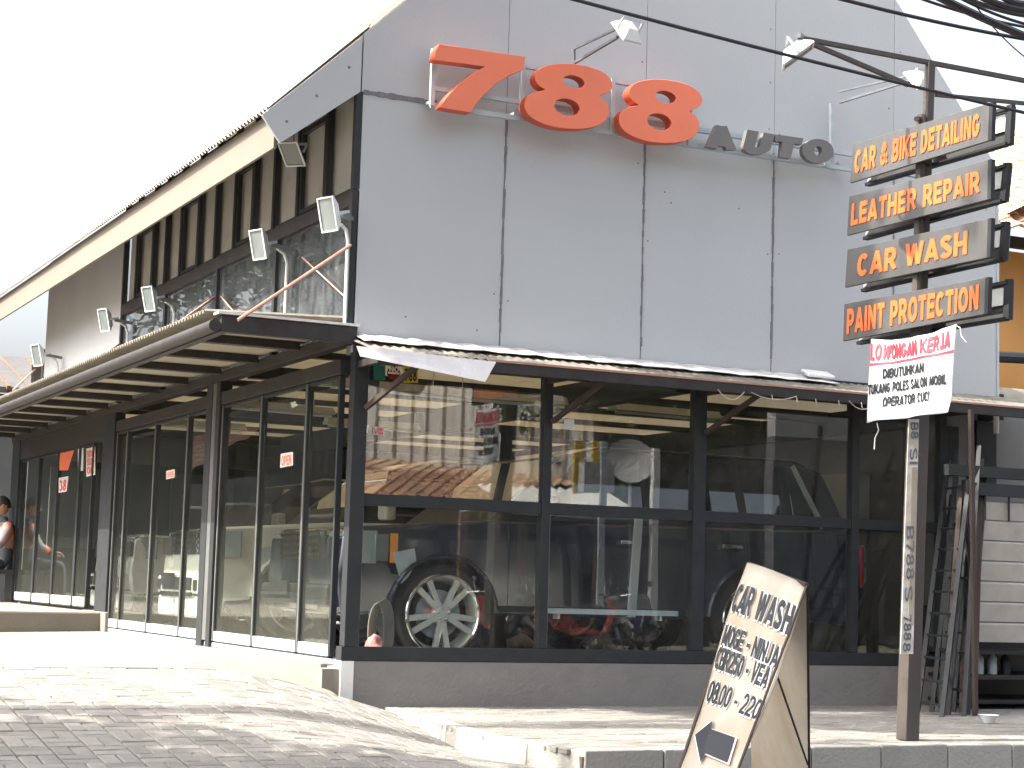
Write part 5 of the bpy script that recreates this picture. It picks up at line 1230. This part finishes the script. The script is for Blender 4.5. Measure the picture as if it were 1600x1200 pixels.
MB().box(mp(938, 690, 15.0), mp(942, 1050, 14.95)).build('pale_post', M['galv'], stl)
dsh = thing('satellite_dish', 'grey satellite dish on a pole across the street', 'satellite dish', mp(985, 1050, 16))
MB().lathe(mp(985, 720, 16), (-.3, 1, .25), [(0, -.12), (.2, -.10), (.36, -.03), (.42, .0), (.36, -.045), (0, -.14)], 28).build('dish', M['inlight'], dsh, smooth=True)
MB().tube([mp(985, 725, 16.1), mp(985, 1060, 16.1)], .03, 8).build('pole', M['galv'], dsh)
for k, (px, rz, c_) in enumerate(((770, 160, 'redpaint'), (800, 20, 'blackp'), (855, 190, 'redpaint'), (1010, 170, 'navy'))):
    q = mp(px, 1010, 14.6 + .3 * (k % 2)); q.z = -.55
    scooter(['red scooter nearest the pole of the street stall', 'black scooter between two red ones at the street stall', 'red scooter in front of the brown stall board', 'navy scooter parked by the pale post across the street'][k], q, R_(rz), M[c_])
# ================================================================ PERSON at the far left
pr = thing('person', 'person with short black hair in an orange and grey jacket sitting at the left edge', 'person', (-.13, 12.0, .17))
bs = Vector((-.13, 12.0, .17))
def skin(name, joints, edges, radii, m_, parent, sub=2):
    me = bpy.data.meshes.new(name); me.from_pydata([tuple(Vector(j)) for j in joints], edges, []); o = bpy.data.objects.new(name, me); col.objects.link(o)
    sk = o.modifiers.new('skin', 'SKIN'); sk.use_smooth_shade = True
    for i, v in enumerate(me.skin_vertices[0].data): v.radius = (radii[i], radii[i] * .92) if not isinstance(radii[i], tuple) else radii[i]; v.use_root = (i == 0)
    sb = o.modifiers.new('sub', 'SUBSURF'); sb.levels = sb.render_levels = sub; me.materials.append(m_)
    o.location = bs - ORG[parent.name]; o.parent = parent; return o
# seated facing left of the picture (-x), bench height .42
J = [(0, 0, .50), (.02, 0, .72), (0, 0, .95), (-.02, 0, 1.03), (-.05, 0, 1.10),      # pelvis, belly, chest, neck base
     (0, -.19, .96), (-.12, -.24, .72), (-.32, -.14, .66), (0, .19, .96), (-.12, .24, .72), (-.32, .14, .66),
     (-.05, -.1, .48), (-.45, -.14, .50), (-.48, -.14, .1), (-.60, -.14, .05), (-.05, .1, .48), (-.45, .14, .50), (-.48, .14, .1), (-.60, .14, .05)]
Ed = [(0, 1), (1, 2), (2, 3), (3, 4), (2, 5), (5, 6), (6, 7), (2, 8), (8, 9), (9, 10), (0, 11), (11, 12), (12, 13), (13, 14), (0, 15), (15, 16), (16, 17), (17, 18)]
Rd = [.15, .14, (.14, .17), .07, .055, .075, .055, .04, .075, .055, .04, .10, .075, .05, .04, .10, .075, .05, .04]
body_ = skin('body', J, Ed, Rd, M['denim'], pr)
jk = skin('jacket', [(0, 0, .52), (.02, 0, .72), (0, 0, .96), (0, -.20, .965), (-.12, -.25, .72), (-.28, -.16, .66), (0, .20, .965), (-.12, .25, .72), (-.28, .16, .66)], [(0, 1), (1, 2), (2, 3), (3, 4), (4, 5), (2, 6), (6, 7), (7, 8)], [.165, .16, (.16, .18), .09, .07, .055, .09, .07, .055], M['jacket'], pr)
# head
bm = bmesh.new(); bmesh.ops.create_uvsphere(bm, u_segments=32, v_segments=24, radius=1)
for v in bm.verts:
    x, y, z = v.co; f = 1.0
    if z < 0: y *= 1 + z * .25; x *= 1 + z * .12
    v.co = Vector((x * .098, y * .078, z * .118))
    if x < -.85 and abs(z + .05) < .25: v.co.x -= .022 * (1 - abs(y) * 2) if abs(y) < .4 else 0
    if x < -.6 and .1 < z < .3 and .2 < abs(y) < .6: v.co.x += .008
me = bpy.data.meshes.new('head'); bm.to_mesh(me); bm.free(); me.materials.append(M['skin'])
for p in me.polygons: p.use_smooth = True
hd = bpy.data.objects.new('head', me); col.objects.link(hd); hd.parent = pr; hd.location = bs + Vector((-.07, 0, 1.235)) - ORG[pr.name]; hd.rotation_euler = (0, R_(-12), 0)
fe = MB()
for s_ in (-1, 1):
    fe.lathe((-.088, .03 * s_, .012), (-1, 0, 0), [(0, .012), (.009, .006), (.012, 0)], 10)
e = fe.build('eyes', M['black']); e.parent = hd
mo = MB(); mo.tube([(-.092, -.022, -.052), (-.099, 0, -.055), (-.092, .022, -.052)], .006, 6); e = mo.build('mouth', M['redprint']); e.parent = hd
er = MB()
for s_ in (-1, 1): er.lathe((.0, .074 * s_, 0), (0, s_, 0), [(0, .012), (.018, .014), (.026, .0)], 12)
e = er.build('ears', M['skin'], smooth=True); e.parent = hd
bm = bmesh.new(); bmesh.ops.create_uvsphere(bm, u_segments=28, v_segments=18, radius=1)
dl = [v for v in bm.verts if v.co.z < .0 and v.co.x < .35 or v.co.z < -.45 or (v.co.x < -.75 and v.co.z < .35)]
bmesh.ops.delete(bm, geom=dl, context='VERTS')
for v in bm.verts: k = 1 + noise.noise(v.co * 6) * .06; v.co = Vector((v.co.x * .108 + .008, v.co.y * .088, v.co.z * .13)) * k
me = bpy.data.meshes.new('hair'); bm.to_mesh(me); bm.free(); me.materials.append(M['hair'])
ho = bpy.data.objects.new('hair', me); col.objects.link(ho); ho.parent = pr; ho.location = hd.location; ho.rotation_euler = hd.rotation_euler
sd_ = ho.modifiers.new('thick', 'SOLIDIFY'); sd_.thickness = .012
# hands
for s_ in (-1, 1):
    base = Vector((-.36, .13 * s_, .645)); J2 = [base + Vector((.05, .0, .01)), base, base + Vector((-.05, 0, -.005))]; E2 = [(0, 1), (1, 2)]; R2 = [.026, .03, .028]
    for k in range(4):
        a = base + Vector((-.05, (-.03 + .02 * k), -.005)); i0 = len(J2); ln = [.03, .036, .034, .026][k]
        J2 += [a + Vector((-ln, 0, -.006)), a + Vector((-ln * 1.7, 0, -.03)), a + Vector((-ln * 1.9, 0, -.05))]; E2 += [(2, i0), (i0, i0 + 1), (i0 + 1, i0 + 2)]; R2 += [.0095, .009, .007]
    i0 = len(J2); J2 += [base + Vector((-.02, -.035 * s_, 0)), base + Vector((-.05, -.05 * s_, -.01))]; E2 += [(1, i0), (i0, i0 + 1)]; R2 += [.012, .009]
    skin('hand', J2, E2, R2, M['skin'], pr, 1)
bnch = thing('bench', 'low dark bench under the seated person', 'bench', (-.2, 12.1, .17))
MB().box((-.5, 11.8, .52), (.1, 12.5, .58)).build('seat', M['blackp'], bnch)
for x in (-.47, .04):
    for y in (11.84, 12.42): MB().box((x, y, .17), (x + .04, y + .04, .52)).build('leg', M['blackp'], bnch)

# ================================================================ OVERHEAD CABLES
def cable(a, b2, ya, yb, r, label, sag=.12, group='overhead cables at the top right'):
    A = pix(*a, 'y', ya); B = pix(*b2, 'y', yb); d = B - A; A2 = A - d * 1.2; B2 = B + d * 1.2; pts = []
    for i in range(25):
        t = i / 24; p = A2.lerp(B2, t); tt = (t * 3.4 - 1.2); p.z += sag * (tt * (tt - 1)) * .35; pts.append(p)
    o = MB().tube(pts, r, 6).build('overhead_cable', M['cable'], smooth=True); return tag(o, label, 'cable', group)
cable((900, 0), (1600, 176), -4.6, -4.6, .0095, 'single thin cable crossing in front of the gable and the top sign box')
cable((1320, 0), (1600, 61), -4.9, -4.9, .010, 'cable just above the signpost arm, over the right roof slope')
cable((1445, 0), (1600, 42), -5.0, -5.0, .008, 'thin cable of the top right bundle, lowest left start')
cable((1470, -3), (1600, 56), -5.1, -5.0, .021, 'thickest cable of the top right bundle', .05)
cable((1500, -3), (1600, 37), -5.2, -5.2, .008, 'thin cable just above the thickest one')
cable((1512, -2), (1600, 24), -5.3, -5.3, .012, 'medium cable near the top right corner')
cable((1535, -4), (1600, 16), -5.3, -5.3, .018, 'thick cable touching the top right corner')
cable((1565, -6), (1600, 6), -5.3, -5.3, .018, 'uppermost cable in the top right corner')
cable((1522, 6), (1600, 88), -5.2, -5.2, .0035, 'hair-thin slack cable dropping from the bundle', .2)
